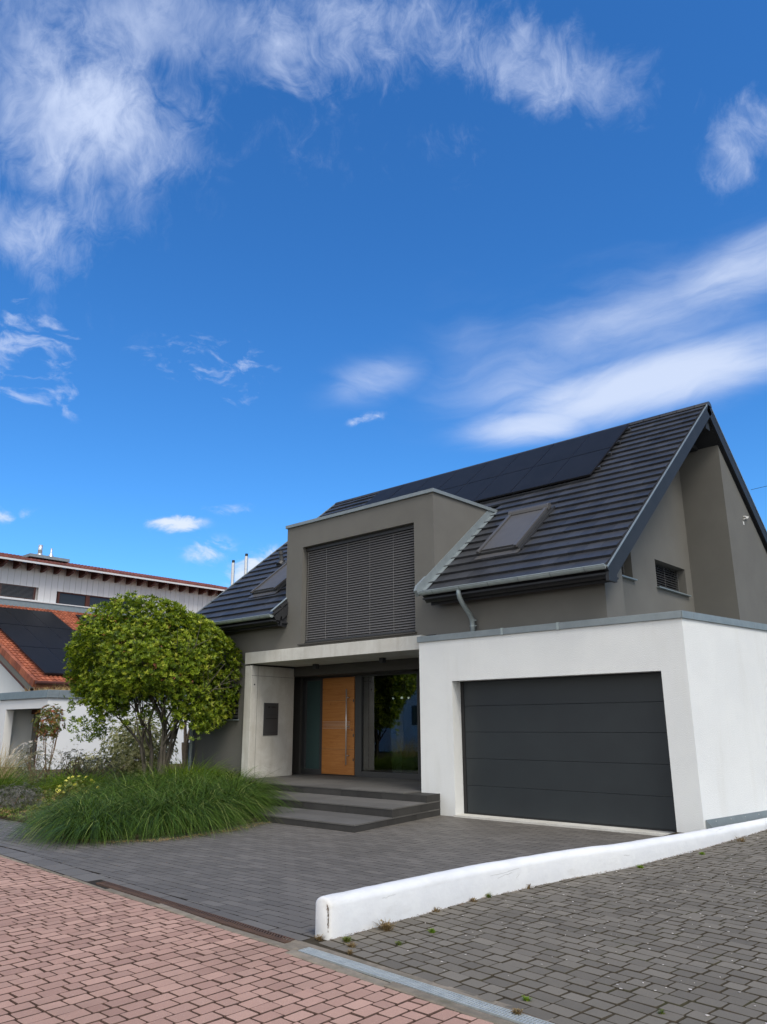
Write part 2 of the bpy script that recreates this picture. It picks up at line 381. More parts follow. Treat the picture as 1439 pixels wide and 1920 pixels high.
M['glass_dark'] = glass('dark_pane', (.035, .037, .040), -.02, False)
M['solar'] = mat('solar_cell', (.013, .014, .016), .4, spec=.05, var=(.016, .017, .020), vscale=3)
M['solar_frame'] = mat('solar_frame', (.012, .012, .014), .4, spec=.4)
M['shutter'] = mat('roller_shutter_grey', (.085, .085, .088), .5, spec=.4, var=(.075, .075, .078), vscale=4)
M['shutter_box'] = mat('roller_box_grey', (.075, .074, .075), .4, spec=.5)
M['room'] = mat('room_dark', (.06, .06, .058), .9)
M['plinth'] = mat('plinth_pale', (.50, .55, .50), .6)
M['art'] = mat('pale_stone', (.60, .62, .58), .5, bump=.5, bscale=8, bdist=.03)
M['tub'] = mat('lamp_glass', (.8, .8, .8), .1)

def leaf_mat(name, cols, trans=.35, rough=.45, spec=.4):
    m = bpy.data.materials.new(name); m.use_nodes = True; t = NT(m.node_tree); b = t.n['Principled BSDF']
    at = t.new('ShaderNodeAttribute', attribute_name='rnd').outputs['Fac']
    r = t.new('ShaderNodeValToRGB'); t.put(r.inputs[0], at)
    e = r.color_ramp.elements
    while len(e) < len(cols): e.new(.5)
    for i, (p, c) in enumerate(cols): e[i].position = p; e[i].color = (*c, 1)
    t.put(b.inputs['Base Color'], r.outputs[0]); b.inputs['Roughness'].default_value = rough
    b.inputs['Specular IOR Level'].default_value = spec
    tl = t.new('ShaderNodeBsdfTranslucent'); t.put(tl.inputs[0], t.mix(1.0, r.outputs[0], (1.3, 1.25, .6, 1), 'MULTIPLY'))
    mx = t.new('ShaderNodeMixShader'); mx.inputs[0].default_value = trans
    t.l.new(b.outputs[0], mx.inputs[1]); t.l.new(tl.outputs[0], mx.inputs[2]); t.l.new(mx.outputs[0], t.n['Material Output'].inputs[0])
    return m
M['leaf'] = leaf_mat('tree_leaf', [(0, (.040, .080, .008)), (.4, (.14, .215, .014)), (.75, (.29, .38, .026)), (1, (.50, .52, .08))])
M['grass_dark'] = leaf_mat('dark_grass', [(0, (.016, .036, .005)), (.45, (.045, .092, .009)), (.8, (.10, .175, .020)), (1, (.28, .33, .10))], .16, .5, .3)
M['grass_lime'] = leaf_mat('lime_grass', [(0, (.10, .19, .015)), (.6, (.19, .31, .025)), (1, (.34, .42, .07))], .4, .5, .3)
M['grass_tall'] = leaf_mat('tall_grass', [(0, (.06, .12, .02)), (.6, (.13, .22, .035)), (1, (.26, .32, .09))], .4, .5, .3)
M['plume'] = leaf_mat('straw_plume', [(0, (.36, .28, .17)), (1, (.58, .47, .30))], .3, .8, .1)
M['dry'] = leaf_mat('dry_grass', [(0, (.40, .27, .12)), (1, (.62, .46, .24))], .3, .8, .1)
M['weed_dry'] = leaf_mat('dry_weed', [(0, (.13, .085, .045)), (.7, (.24, .17, .09)), (1, (.34, .27, .14))], .2, .8, .1)
M['varieg'] = leaf_mat('variegated_leaf', [(0, (.06, .08, .025)), (.35, (.19, .21, .07)), (.65, (.48, .47, .24)), (1, (.72, .68, .45))])
M['photinia'] = leaf_mat('photinia_leaf', [(0, (.055, .085, .02)), (.55, (.14, .17, .035)), (.8, (.25, .14, .04)), (1, (.42, .10, .06))])
M['greygreen'] = leaf_mat('grey_green_leaf', [(0, (.075, .085, .05)), (.6, (.14, .15, .09)), (1, (.22, .20, .17))], .2)
M['lavender'] = leaf_mat('lavender_leaf', [(0, (.07, .075, .055)), (.7, (.13, .13, .115)), (1, (.19, .165, .20))], .2)
M['cover'] = leaf_mat('cover_leaf', [(0, (.06, .09, .02)), (.5, (.13, .19, .035)), (.85, (.24, .26, .06)), (1, (.33, .22, .10))])
M['petal_white'] = leaf_mat('white_petal', [(0, (.55, .50, .47)), (1, (.80, .76, .74))], .3)
M['petal_yellow'] = leaf_mat('yellow_petal', [(0, (.65, .60, .08)), (1, (.85, .82, .20))], .3)
M['twig'] = mat('twig_brown', (.16, .105, .07), .9, spec=.1, var=(.24, .17, .12), vscale=20)
M['conifer'] = leaf_mat('conifer_leaf', [(0, (.015, .03, .012)), (1, (.04, .07, .025))], .1)
M['car'] = mat('dark_car_paint', (.012, .013, .016), .25, spec=.5, coat=1)
M['tyre'] = mat('tyre_rubber', (.02, .02, .02), .9)

# ------------------------------------------------------------ ground
ZS = 0.0
def gz(y): return max(0.0, (min(y, 14)-4.3)*0.0105)
random.seed(3)
# far ground reaching the horizon
b = MB(); b.face([(-900, -700, -.06), (700, -700, -.06), (700, 900, -.06), (-900, 900, -.06)])
struct(b.build('ground', M['lawn']))

def stone(b, x0, x1, y0, y1, z, gap, bev, rot=0, c=(0, 0), jit=.004, tilt=.002):
    """one paving block with a worn edge"""
    x0 += gap+random.uniform(0, jit); x1 -= gap+random.uniform(0, jit); y0 += gap+random.uniform(0, jit); y1 -= gap+random.uniform(0, jit)
    if x1-x0 < .02 or y1-y0 < .02: return
    dz = random.uniform(-tilt, tilt); tx = random.uniform(-tilt, tilt)*2; ty = random.uniform(-tilt, tilt)*2
    cx, cy = (x0+x1)/2, (y0+y1)/2
    k = min(x1-x0, y1-y0)*random.uniform(.03, .085)
    wob = [(random.uniform(-jit, jit)*.6, random.uniform(-jit, jit)*.6) for _ in range(8)]
    def ring(i, zz):
        q = [(x0+i+k, y0+i), (x1-i-k, y0+i), (x1-i, y0+i+k), (x1-i, y1-i-k), (x1-i-k, y1-i), (x0+i+k, y1-i), (x0+i, y1-i-k), (x0+i, y0+i+k)]
        return [(x+wob[n_][0], y+wob[n_][1], zz+dz+tx*(x-cx)*4+ty*(y-cy)*4) for n_, (x, y) in enumerate(q)]
    V = ring(0, -.02)+ring(0, -.006)+ring(bev, 0)
    ca, sa = math.cos(rot), math.sin(rot)
    V = [(c[0]+x*ca-y*sa, c[1]+x*sa+y*ca, zz) for x, y, zz in V]
    V = [(x, y, zz+z(y) if callable(z) else zz+z) for x, y, zz in V]
    F = []
    for j in range(8):
        n = (j+1) % 8
        F += [(j, n, 8+n, 8+j), (8+j, 8+n, 16+n, 16+j)]
    a_ = random.random(); b.mesh(V, F, a_); k0 = len(b.mi)-16
    for j in range(16): b.mi[k0+j] = 1
    i0 = len(b.v)-24; b.f.append(tuple(i0+16+j for j in range(8))); b.a.append(a_); b.mi.append(0)

def fx(x): return -.062*(min(max(x, -10.5), 3)+4.7)
# street of red blocks
b = MB(); x = -17.0
while x < 1.2:
    wdt = .118
    y1 = (4.07 if x < -4.6 else 4.0)+fx(x+.06)
    first = True
    while y1 > .9:
        L = random.choice([.165, .165, .165, .15, .11])
        if first: L = random.choice([.07, .11, .165]); first = False
        stone(b, x, x+wdt, y1-L, y1, 0.0, .0022, .0032, jit=.0042)
        y1 -= L
    x += wdt
struct(b.build('street_paving', [M['red_pav'], M['joint_red']]))
b = MB(); b.face([(-60, -14, -.012), (40, -14, -.012), (40, 3.95, -.012), (-60, 4.45, -.012)])
struct(b.build('street', M['joint_red']))

# kerb-side edging stones (old concrete strip) along the street
b = MB(); x = -16.6
while x < 2:
    L = 1.0; y0 = 4.08; y1 = 4.17 if x < -4.65 else 4.13
    if x < -4.65: yy = (4.075, 4.16 if x > -8.1 else 4.125)
    else: yy = (4.005, 4.10)
    stone(b, x, x+L, yy[0], yy[1], 0.002, .003, .008, jit=.002); x += L
x = -4.9
while x < 3: b.box(x, x+.497, 4.216, 4.292, -.03, -.0015, random.random()); x += .5
b.box(-4.78, -4.565, 4.103, 4.214, -.03, -.001, .4)
b.v = [(p[0], p[1]+fx(p[0]), p[2]) for p in b.v]
struct(b.build('edging_strip', [M['kerbstone'], M['kerbstone']]))

# driveway
b = MB(); y = 4.30; r = 0
while y < 11.6:
    x = -16.5 + (r*.137 % .28)
    while x < -4.3:
        L = .28
        if x+L > -7.98 or y > 4.40:
            xr = -4.75 if y < 8 else -4.3
            x1 = min(x+L, xr)
            ylo = 4.40+fx((x+x1)/2)
            if x1-x > .03 and y+.121 > ylo+.03: stone(b, x, x1, max(y, ylo), y+.121, 0.0, .0014, .0014, jit=.0008, tilt=.0006)
        x += L
    y += .121; r += 1
# border row beside the drain
x = -16.5
while x < -4.8:
    n0 = len(b.v); stone(b, x, min(x+.42, -4.62), 4.28 if x > -8.2 else 4.13, 4.398, 0.0, .0015, .003, jit=.0006, tilt=.0004); x += .42
    for q_ in range(n0, len(b.v)): b.v[q_] = (b.v[q_][0], b.v[q_][1]+fx(b.v[q_][0]), b.v[q_][2])
struct(b.build('driveway_paving', [M['drive_pav'], M['joint_drive']]))
b = MB(); b.face([(-30, 4.35, -.008), (-10.5, 4.35, -.008), (-4.7, 4.0, -.008), (-4.3, 4.0, -.008), (-4.3, 14, -.008), (-30, 14, -.008)])
struct(b.build('driveway', M['joint_drive']))

# right-hand yard, blocks running at a slight angle
b = MB(); rot = R_(-6.5); c0 = (-4.6, 4.3)
ca, sa = math.cos(rot), math.sin(rot)
def kerb_x(y):  # right face of the low wall
    P = [(4.3, -4.60), (6.25, -4.52), (7.5, -4.34), (8.5, -4.12), (10.3, -3.96), (12.35, -3.87), (15, -3.8), (20, -3.7)]
    for (a, xa), (c, xc) in zip(P, P[1:]):
        if y <= c: return xa+(xc-xa)*(max(y, a)-a)/(c-a)
    return -3.7
v = -1.8
while v < 11.5:
    u = -1.5 + random.uniform(-.1, .1)
    while u < 6.5:
        L = random.choice([.195, .195, .135, .16])
        cx, cy = u+L/2, v+.06
        X = c0[0]+cx*ca-cy*sa; Y = c0[1]+cx*sa+cy*ca
        if Y > 4.275+fx(X) and X > kerb_x(Y)-.05:
            stone(b, u, u+L, v, v+.122, gz, .0026, .0034, rot=rot, c=c0, jit=.003)
        u += L
    v += .122
struct(b.build('yard_paving', [M['grey_pav'], M['joint']]))
b = MB()
b.face([(-4.8, 4.0, -.008), (14, 3.4, -.008), (14, 4.32, -.006), (-4.8, 4.32, -.006)])
b.face([(-4.8, 4.32, -.006), (14, 4.32, -.006), (14, 14, gz(14)-.010), (-4.8, 14, gz(14)-.010)])
b.face([(-4.8, 14, gz(14)-.010), (14, 14, gz(14)-.010), (14, 40, gz(14)-.010), (-4.8, 40, gz(14)-.010)])
struct(b.build('yard', M['joint']))

# planting bed soil
b = MB(); P = [(-10.45, 6.3), (-10.5, 7.6), (-10.8, 9.0), (-11.5, 10.5), (-14.9, 11.5), (-17, 11.55), (-17.1, 20), (-28.1, 20), (-28.1, 13), (-40, 13), (-40, 4.9), (-15.2, 6.1), (-12.7, 6.1), (-10.8, 6.05)]
b.prism([(x, y, .006) for x, y in P], (0, 0, .05)); struct(b.build('planting_bed', M['soil']))

# ------------------------------------------------------------ street drains
def wp(b): b.v = [(p[0], p[1]+fx(p[0]), p[2]) for p in b.v]
def drain(name, x0, x1, y0, y1, z, m, bars, label, herring):
    rt = root(name, ((x0+x1)/2, (y0+y1)/2, 0), label, 'drain')
    b = MB(); b.box(x0, x1, y0, y1, z-.05, z-.018); wp(b); part(b, 'channel', M['black'], rt)
    b = MB()
    b.box(x0, x1, y0, y0+.008, z-.03, z+.003); b.box(x0, x1, y1-.008, y1, z-.03, z+.003)
    b.box(x0, x0+.008, y0+.009, y1-.009, z-.03, z+.003); b.box(x1-.008, x1, y0+.009, y1-.009, z-.03, z+.003)
    wp(b); part(b, 'frame', m, rt)
    b = MB(); x = x0+.02
    while x < x1-.03:
        if herring:
            ym = (y0+y1)/2
            b.obox((x, y0+.009, z-.02), (.018, 0, 0), (.035, ym-y0-.011, 0), (0, 0, .022))
            b.obox((x+.035, ym+.001, z-.02), (.018, 0, 0), (-.035, y1-ym-.011, 0), (0, 0, .022)); x += bars
        else:
            b.box(x, x+.012, y0+.009, y1-.009, z-.02, z+.001); x += bars
    if not herring: b.box(x0+.01, x1-.01, (y0+y1)/2-.004, (y0+y1)/2+.004, z-.022, z+.0025)
    wp(b); part(b, 'grate', m, rt)
drain('slot_drain', -7.95, -4.80, 4.163, 4.275, .002, M['rust'], .034, 'rusty dark iron drain grate set along the front edge of the driveway', True)
drain('channel_drain', -4.56, 1.5, 4.107, 4.213, .002, M['galv'], .021, 'pale galvanised channel grate between red street blocks and grey yard', False)

# ------------------------------------------------------------ low white wall
P = [(4.46, -4.60), (5.4, -4.565), (6.25, -4.52), (7.5, -4.34), (8.5, -4.12), (9.4, -4.03), (10.3, -3.96), (12.35, -3.87), (15, -3.80), (19, -3.7)]
def topz(y): return .285 if y < 8 else .285-(y-8)*.017
ys = []; y = 4.46
while y < 19: ys.append(y); y += .12
prof = []
Wt = .185
for i in range(9):
    a = math.pi*i/8; prof.append((-Wt/2+Wt/2*math.cos(math.pi-a)*1.0, .055*math.sin(a)))
V = []; F = []; random.seed(8)
def sect(y, shrink=0, dy=0):
    x = kerb_x(y); g = gz(y); t = topz(y)+random.uniform(-.002, .002)
    pts = [(x-Wt+shrink, g-.05), (x-Wt+shrink, g+.05), (x-Wt+shrink*1.0, t-.065)]
    for i in range(1, 8):
        a = math.pi*i/8; pts.append((x-Wt/2-(Wt/2-shrink)*math.cos(a), t-.065+(.065-shrink*.6)*math.sin(a)))
    pts += [(x-shrink, t-.065), (x-shrink, g+.05), (x-shrink, g-.05)]
    return [(px, y+dy, pz) for px, pz in pts]
rows = [sect(4.46, .03, -.03+.012), sect(4.46, .012, -.005), sect(4.46, 0, .012)]+[sect(y) for y in ys[1:]]
n = len(rows[0])
for r in rows: V += r
for i in range(len(rows)-1):
    for j in range(n-1): F.append((i*n+j, i*n+j+1, (i+1)*n+j+1, (i+1)*n+j))
F.append(tuple(range(n-1, -1, -1)))
wl = root('low_wall', (-4.6, 4.6, 0), 'low white painted garden wall with rounded top dividing driveway and yard', 'wall')
b = MB().mesh(V, F); part(b, 'wall', M['paint_white'], wl, smooth=True)
# flaked corner and scuffs of the wall
b = MB(); random.seed(5)
for i in range(90):
    z = random.uniform(.05, .235); dx = abs(random.gauss(0, .004+.012*max(0, z-.15)/.08))
    s_ = random.uniform(.003, .010)
    if random.random() < .55: b.face([(-4.6042-dx-s_, 4.4405, z), (-4.6042-dx, 4.4405, z-s_*.5), (-4.6042-dx, 4.4405, z+s_), (-4.6042-dx-s_*.7, 4.4405, z+s_*1.6)])
part(b, 'flaked_paint', M['twig'], wl)
b = MB()
def scuff(y, z, L, sl):
    for i in range(5):
        yy = y+i*L/5; xx = kerb_x(yy)+.0015; zz = z+sl*i/5+random.uniform(-.004, .004)
        b.face([(xx, yy, zz), (kerb_x(yy+L/5)+.0015, yy+L/5, zz+sl/5), (kerb_x(yy+L/5)+.0015, yy+L/5, zz+sl/5+.0015), (xx, yy, zz+.0012+random.uniform(0, .002))])
scuff(6.4, .19, .4, .02); scuff(6.5, .16, .2, .03); scuff(6.75, .13, .05, .03); scuff(10.6, .22, .25, .02); scuff(8.4, .17, .1, .0); scuff(5.0, .20, .15, .01)
part(b, 'scuff_mark', M['scuff'], wl)

# ------------------------------------------------------------ house
H = root('detached_house', (-11.3, 14.5, 0), 'grey rendered house with dark tiled roof, square dormer and oak front door', 'house')
ANG = math.atan2(4.5, 5.59); CA, SA = math.cos(ANG), math.sin(ANG)
def rp(x, s, n=0): return Vector((x, 11.2+s*CA-n*SA, 3.93+s*SA+n*CA))
def under(y): return 3.93-.33+(y-11.2)*SA/CA if y < 16.79 else 3.93-.33+(16.79-11.2)*SA/CA-(y-16.79)*SA/CA
XL, XR = -17.25, -5.42
SR = 7.18
W = MB()
def wseg(x0, x1, z0, z1, y0=11.6, y1=11.9): W.box(x0, x1, y0, y1, z0, z1)
# left bay with a blind window
wseg(-17.05, -15.95, 0, 3.80); wseg(-15.95, -15.20, 0, 1.68); wseg(-15.95, -15.20, 2.42, 3.80); wseg(-15.20, -14.86, 0, 3.80)
wseg(-14.86, -13.60, 3.20, 3.80)
# dormer front around the big opening
wseg(-13.60, -13.05, 3.20, 6.03); wseg(-9.70, -9.19, 3.20, 6.03)
wseg(-13.05, -9.70, 5.50, 6.03); wseg(-13.05, -9.70, 3.20, 3.285)
# right bay
wseg(-9.19, -5.67, 2.99, 3.80)
# fin at the gable, window wall set back behind it
yy = [11.9, 12.27]
W.prism([(-5.67, 11.9, 0), (-5.67, 12.27, 0), (-5.67, 12.27, under(12.27)), (-5.67, 11.9, under(11.9))], (-.9, 0, 0))
def gw(y0, y1, z0, z1=None):
    t0 = under(y0) if z1 is None else z1; t1 = under(y1) if z1 is None else z1
    W.prism([(-6.38, y0, z0), (-6.38, y1, z0), (-6.38, y1, t1), (-6.38, y0, t0)], (-.3, 0, 0))
gw(12.27, 12.9, 0); gw(12.9, 14.28, 0, 4.25); gw(12.9, 14.28, 4.83); gw(14.28, 15.41, 0)
gw(15.41, 17.0, 0, 4.26); gw(15.41, 17.0, 4.84); gw(17.0, 17.35, 0)
# rear block that steps out to the verge
W.prism([(-5.45, 17.35, 0), (-5.45, 22.0, 0), (-5.45, 22.0, under(22)), (-5.45, 17.35, under(17.35))], (-3, 0, 0))
# left gable, rear wall
W.prism([(-17.05, 11.9, 0), (-17.05, 22, 0), (-17.05, 22, under(22)), (-17.05, 16.79, under(16.79)), (-17.05, 11.9, under(11.9))], (.3, 0, 0))
W.box(-16.75, -8.45, 21.7, 22, 0, under(22)-.02)
# dormer cheeks
for x0, x1 in ((-9.49, -9.19), (-13.60, -13.30)):
    W.prism([(x0, 11.9, 3.7), (x0, 14.3, 5.9), (x0, 14.3, 6.03), (x0, 11.9, 6.03)], (x1-x0, 0, 0))
part(W, 'wall', M['render_grey'], H)
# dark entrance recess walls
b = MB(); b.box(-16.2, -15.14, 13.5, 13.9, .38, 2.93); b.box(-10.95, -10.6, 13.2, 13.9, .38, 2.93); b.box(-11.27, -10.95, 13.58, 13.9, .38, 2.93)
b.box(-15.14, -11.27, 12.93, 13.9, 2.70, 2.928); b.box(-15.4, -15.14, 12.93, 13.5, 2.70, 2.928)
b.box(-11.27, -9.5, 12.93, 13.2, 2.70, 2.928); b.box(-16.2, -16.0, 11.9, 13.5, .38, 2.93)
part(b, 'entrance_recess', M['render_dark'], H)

# --- roof
RO = MB(); random.seed(21)
# structural slabs
for side in (0, 1):
    def q(x, s, n):
        p = rp(x, s, n)
        return p if side == 0 else Vector((p.x, 2*16.79-p.y, p.z))
    for xa, xb, s0 in ((XL, XR, 2.9), (XL, -13.505, -.02), (-9.18, XR, -.02)):
        if side == 1 and s0 < 0: continue
        if side == 1: s0 = -.02; s1 = SR
        else: s1 = SR if s0 > 0 else 2.9
        RO.prism([q(xa, s0, -.02), q(xa, s1, -.02), q(xa, s1, -.20), q(xa, s0, -.20)], (xb-xa, 0, 0), .2)
NC = 23; PC = SR/NC
def tilebox(q, x0, x1, s0, s1, a):
    t = .046; lift = .068
    V = [q(x0, s0, lift-t), q(x1, s0, lift-t), q(x1, s1, -.006), q(x0, s1, -.006), q(x0, s0+.002, lift), q(x1, s0+.002, lift), q(x1, s1, .018), q(x0, s1, .018)]
    # rounded nose
    RO.mesh(V, [(4, 5, 6, 7), (0, 1, 5, 4), (0, 4, 7, 3), (1, 2, 6, 5), (0, 3, 2, 1)], a)
for side in (0, 1):
    def q(x, s, n):
        p = rp(x, s, n)
        return p if side == 0 else Vector((p.x, 2*16.79-p.y, p.z))
    for r in range(NC):
        s0 = r*PC-.03; s1 = (r+1)*PC+.02
        x = XR - (.15 if r % 2 else 0)
        segs = []
        xe = XR
        while xe > XL+.01:
            xs = xe-(.30 if xe < XR or r % 2 == 0 else .15)
            xs = max(xs, XL)
            segs.append((xs, xe)); xe = xs
        for xs, xe in segs:
            if side == 0:
                if s0 < 3.55 and xe > (-13.51 if s0 < .4 else -13.6) and xs < -9.22:
                    if xs < -13.51: xe = -13.51
                    elif xe > -9.22: xs = -9.22
                    else: continue
            elif xs < -9: continue
            j = random.uniform(-.003, .003)
            def qq(x_, s_, n_, q=q, j=j): return q(x_, s_+j, n_)
            tilebox(qq, xs+.002, xe-.002, s0, s1, random.random())
roof = part(RO, 'roof', M['tile'], H)
# ridge tiles
b = MB(); x = XL
while x < XR+.02:
    x1 = min(x+.40, XR+.06)
    pts = []
    for i in range(9):
        a = math.pi*i/8; pts.append((x, 16.79-math.cos(a)*.13, 8.43-.03+math.sin(a)*.105))
    b.prism(pts, (x1-x+.02, 0, 0), random.random()); x += .40
sub(b, 'ridge_tile', M['tile'], roof)
# verges
for xa, xb, nm in ((XR+.002, XR+.07, 'r'), (XL-.07, XL-.002, 'l')):
    b = MB()
    for side in (0, 1):
        def q(x, s, n):
            p = rp(x, s, n)
            return p if side == 0 else Vector((p.x, 2*16.79-p.y, p.z))
        e = SR-.0
        b.prism([q(xa, -.10, .036), q(xa, e, .036), q(xa, e, -.22), q(xa, -.04, -.22)], (xb-xa-.012, 0, 0))
    b.box(xa+.001, xb-.013, 11.14, 11.42, 3.70, 3.84)
    sub(b, 'verge_board', M['board'], roof)
    b = MB()
    for side in (0, 1):
        def q(x, s, n):
            p = rp(x, s, n)
            return p if side == 0 else Vector((p.x, 2*16.79-p.y, p.z))
        xx = xb-.012 if nm == 'r' else xa-.004
        b.prism([q(xx, -.10, .062), q(xx, SR+.03, .062), q(xx, SR+.03, .038), q(xx, -.10, .038)], (.016, 0, 0))
        if False: b.prism([q(xa-.004, -.08, .058), q(xa-.004, SR, .058), q(xa-.004, SR, .050), q(xa-.004, -.08, .050)], (xb-xa-.01, 0, 0))
    sub(b, 'verge_trim', M['zinc'] if nm == 'r' else M['zinc'], roof)
# soffit of the gable overhang (boards)
b = MB()
for side in (0, 1):
    def q(x, s, n):
        p = rp(x, s, n)
        return p if side == 0 else Vector((p.x, 2*16.79-p.y, p.z))
    b.prism([q(-6.7, .3, -.222), q(-6.7, SR-.1, -.222), q(-6.7, SR-.1, -.245), q(-6.7, .3, -.245)], (1.27, 0, 0))
sub(b, 'soffit', M['board'], roof)
# purlin head under the ridge
b = MB(); b.box(-6.9, -5.44, 16.68, 16.90, 7.86, 8.12); b.box(-6.9, -5.9, 16.1, 17.34, 7.62, 7.72)
subs(b, 'purlin', M['board'], roof)
# eaves fascias and gutters
for xa, xb in ((XL, -13.505), (-9.12, XR)):
    b = MB(); b.box(xa, xb, 11.38, 11.42, 3.72, 3.93); b.box(xa, xb, 11.13, 11.378, 3.80, 3.83); b.box(xa, xb, 11.421, 11.598, 3.78, 3.81)
    part(b, 'fascia', M['board'], H)
    g = MB(); n = 9; R0 = .068
    x0, x1 = xa-.03, xb+.03
    if xb < -13: x1 = xb-.02
    for rr, fl in ((R0, 0), (R0-.007, 1)):
        pr = [(11.125-rr*math.cos(math.pi*i/(n-1)), 3.945-rr*math.sin(math.pi*i/(n-1))) for i in range(n)]
        for i in range(n-1):
            f = [(x0, pr[i][0], pr[i][1]), (x1, pr[i][0], pr[i][1]), (x1, pr[i+1][0], pr[i+1][1]), (x0, pr[i+1][0], pr[i+1][1])]
            g.face(f if not fl else f[::-1])
    for x_ in (x0, x1):
        g.prism([(x_, 11.125-R0*math.cos(math.pi*i/(n-1)), 3.945-R0*math.sin(math.pi*i/(n-1))) for i in range(n)], (.004, 0, 0))
    g.tube([(x0, 11.125-R0, 3.948), (x1, 11.125-R0, 3.948)], .009, 8)
    gt = part(g, 'gutter', M['zinc_pale'], H)
    c = MB(); x = x0+.3
    while x < x1-.1:
        pr = [(11.125-(R0+.004)*math.cos(math.pi*i/(n-1)), 3.945-(R0+.004)*math.sin(math.pi*i/(n-1))) for i in range(n)]
        for i in range(n-1): c.face([(x, *pr[i]), (x+.022, *pr[i]), (x+.022, *pr[i+1]), (x, *pr[i+1])])
        x += .62
    subs(c, 'gutter_clip', M['zinc'], gt, 8)
# downpipes
def downpipe(pts, brackets):
    b = MB(); b.tube(pts, .045, 12)
    b.tube([pts[-2], pts[-1]], .0, 3)
    o = part(b, 'downpipe', M['pipe_grey'], H, smooth=True)
    c = MB()
    for (x, y, z) in brackets:
        c.tube([(x, y, z-.012), (x, y, z+.012)], .053, 12); c.box(x+.03, x+.085, y-.01, y+.01, z-.008, z+.008); c.box(x-.01, x+.01, y+.04, 11.6, z-.008, z+.008)
    subs(c, 'pipe_bracket', M['zinc_pale'], o, 3)
downpipe([(-8.27, 11.125, 3.90), (-8.27, 11.125, 3.82), (-8.27, 11.14, 3.76), (-8.27, 11.22, 3.66), (-8.27, 11.44, 3.47), (-8.27, 11.50, 3.40), (-8.27, 11.52, 3.30), (-8.27, 11.52, 2.9)],
         [(-8.27, 11.52, 3.37), (-8.27, 11.52, 3.27), (-8.27, 11.52, 3.13)])
downpipe([(-16.93, 11.125, 3.88), (-16.93, 11.14, 3.76), (-16.93, 11.44, 3.45), (-16.93, 11.52, 3.35), (-16.93, 11.52, .5), (-16.93, 11.52, .1)],
         [(-16.93, 11.52, .68), (-16.93, 11.52, 2.2)])

# --- dormer coping, cheek flashing
D = MB(); D.box(-13.64, -9.15, 11.56, 14.2, 6.032, 6.105); D.box(-13.55, -9.24, 11.66, 14.15, 6.106, 6.112)
part(D, 'dormer_coping', M['zinc'], H, bevel=.006)
b = MB()
b.prism([rp(-9.188, -.12, .02), rp(-9.188, 3.25, .02), rp(-9.188, 3.25, .20), rp(-9.188, -.05, .20), rp(-9.188, -.12, .15)], (.014, 0, 0))
b.prism([rp(-9.175, -.12, .052), rp(-9.175, 3.25, .052), rp(-9.175, 3.25, .060), rp(-9.175, -.12, .060)], (.10, 0, 0))
b.prism([rp(-9.235, -.13, .02), rp(-9.235, .32, .02), rp(-9.235, .32, .20), rp(-9.235, -.03, .20), rp(-9.235, -.13, .15)], (.045, 0, 0))
part(b, 'cheek_flashing', M['zinc'], H)
b = MB()
b.prism([(-13.57, 11.36, 3.71), (-13.57, 11.598, 3.71), (-13.57, 11.598, 4.36), (-13.57, 11.20, 4.05), (-13.57, 11.20, 3.9)], (.028, 0, 0))
part(b, 'eaves_end_board', M['board'], H)
b = MB(); b.prism([(-13.60, 11.15, 4.02), (-13.60, 11.597, 4.37), (-13.60, 11.597, 4.385), (-13.60, 11.15, 4.035)], (.06, 0, 0))
part(b, 'cheek_flashing', M['zinc_pale'], H)

# --- blinds
def blind(x0, x1, z0, z1, y, pitch, cords, axis='x', par=H, xf=None, name='slatted_blind', bm='blind'):
    fr = MB()
    def P(u, v, z): return (u, v, z) if axis == 'x' else (xf-(v), u, z)
    s = MB(); z = z1-pitch*.6; random.seed(int(abs(x0)*100))
    while z > z0+.05:
        j = 0; wd = pitch*.70
        pr = [(-wd*.5, pitch*.50), (-wd*.15, pitch*.18), (wd*.2, -pitch*.12), (wd*.5, -pitch*.34)]
        pr = [(y+a_*-1, z+c_+j) for a_, c_ in pr]
        a = random.random()
        for i in range(3):
            p0, p1 = pr[i], pr[i+1]
            s.face([P(x0+.01, p0[0], p0[1]), P(x1-.01, p0[0], p0[1]), P(x1-.01, p1[0], p1[1]), P(x0+.01, p1[0], p1[1])], a)
        z -= pitch
    o = part(s, name, M[bm], par)
    c = MB()
    for t_ in cords:
        xx = x0+(x1-x0)*t_
        v0, v1 = y-pitch*.36-.004, y-pitch*.36-.001
        a0, a1 = P(xx-.003, v0, z0), P(xx+.003, v1, z1-.02)
        c.box(min(a0[0], a1[0]), max(a0[0], a1[0]), min(a0[1], a1[1]), max(a0[1], a1[1]), z0+.02, z1-.02)
    subs(c, 'cord', M['cord'], o)
    c = MB(); a0, a1 = P(x0+.01, y-.03, 0), P(x1-.01, y+.02, 0)
    c.box(min(a0[0], a1[0]), max(a0[0], a1[0]), min(a0[1], a1[1]), max(a0[1], a1[1]), z0+.018, z0+.05)
    sub(c, 'bottom_rail', M['anth_frame'], o)
    return o
blind(-13.05, -9.70, 3.30, 5.42, 11.745, .0535, (.02, .20, .40, .60, .80, .98))
b = MB(); b.box(-13.05, -9.70, 11.71, 11.79, 5.42, 5.497); part(b, 'blind_box', M['anth'], H)
b = MB(); b.box(-13.05, -9.70, 11.82, 11.86, 3.29, 5.499); part(b, 'window_pane', M['glass_dark'], H)
b = MB(); b.box(-13.10, -9.66, 11.545, 11.73, 3.255, 3.283); part(b, 'window_sill', M['render_dark'], H)
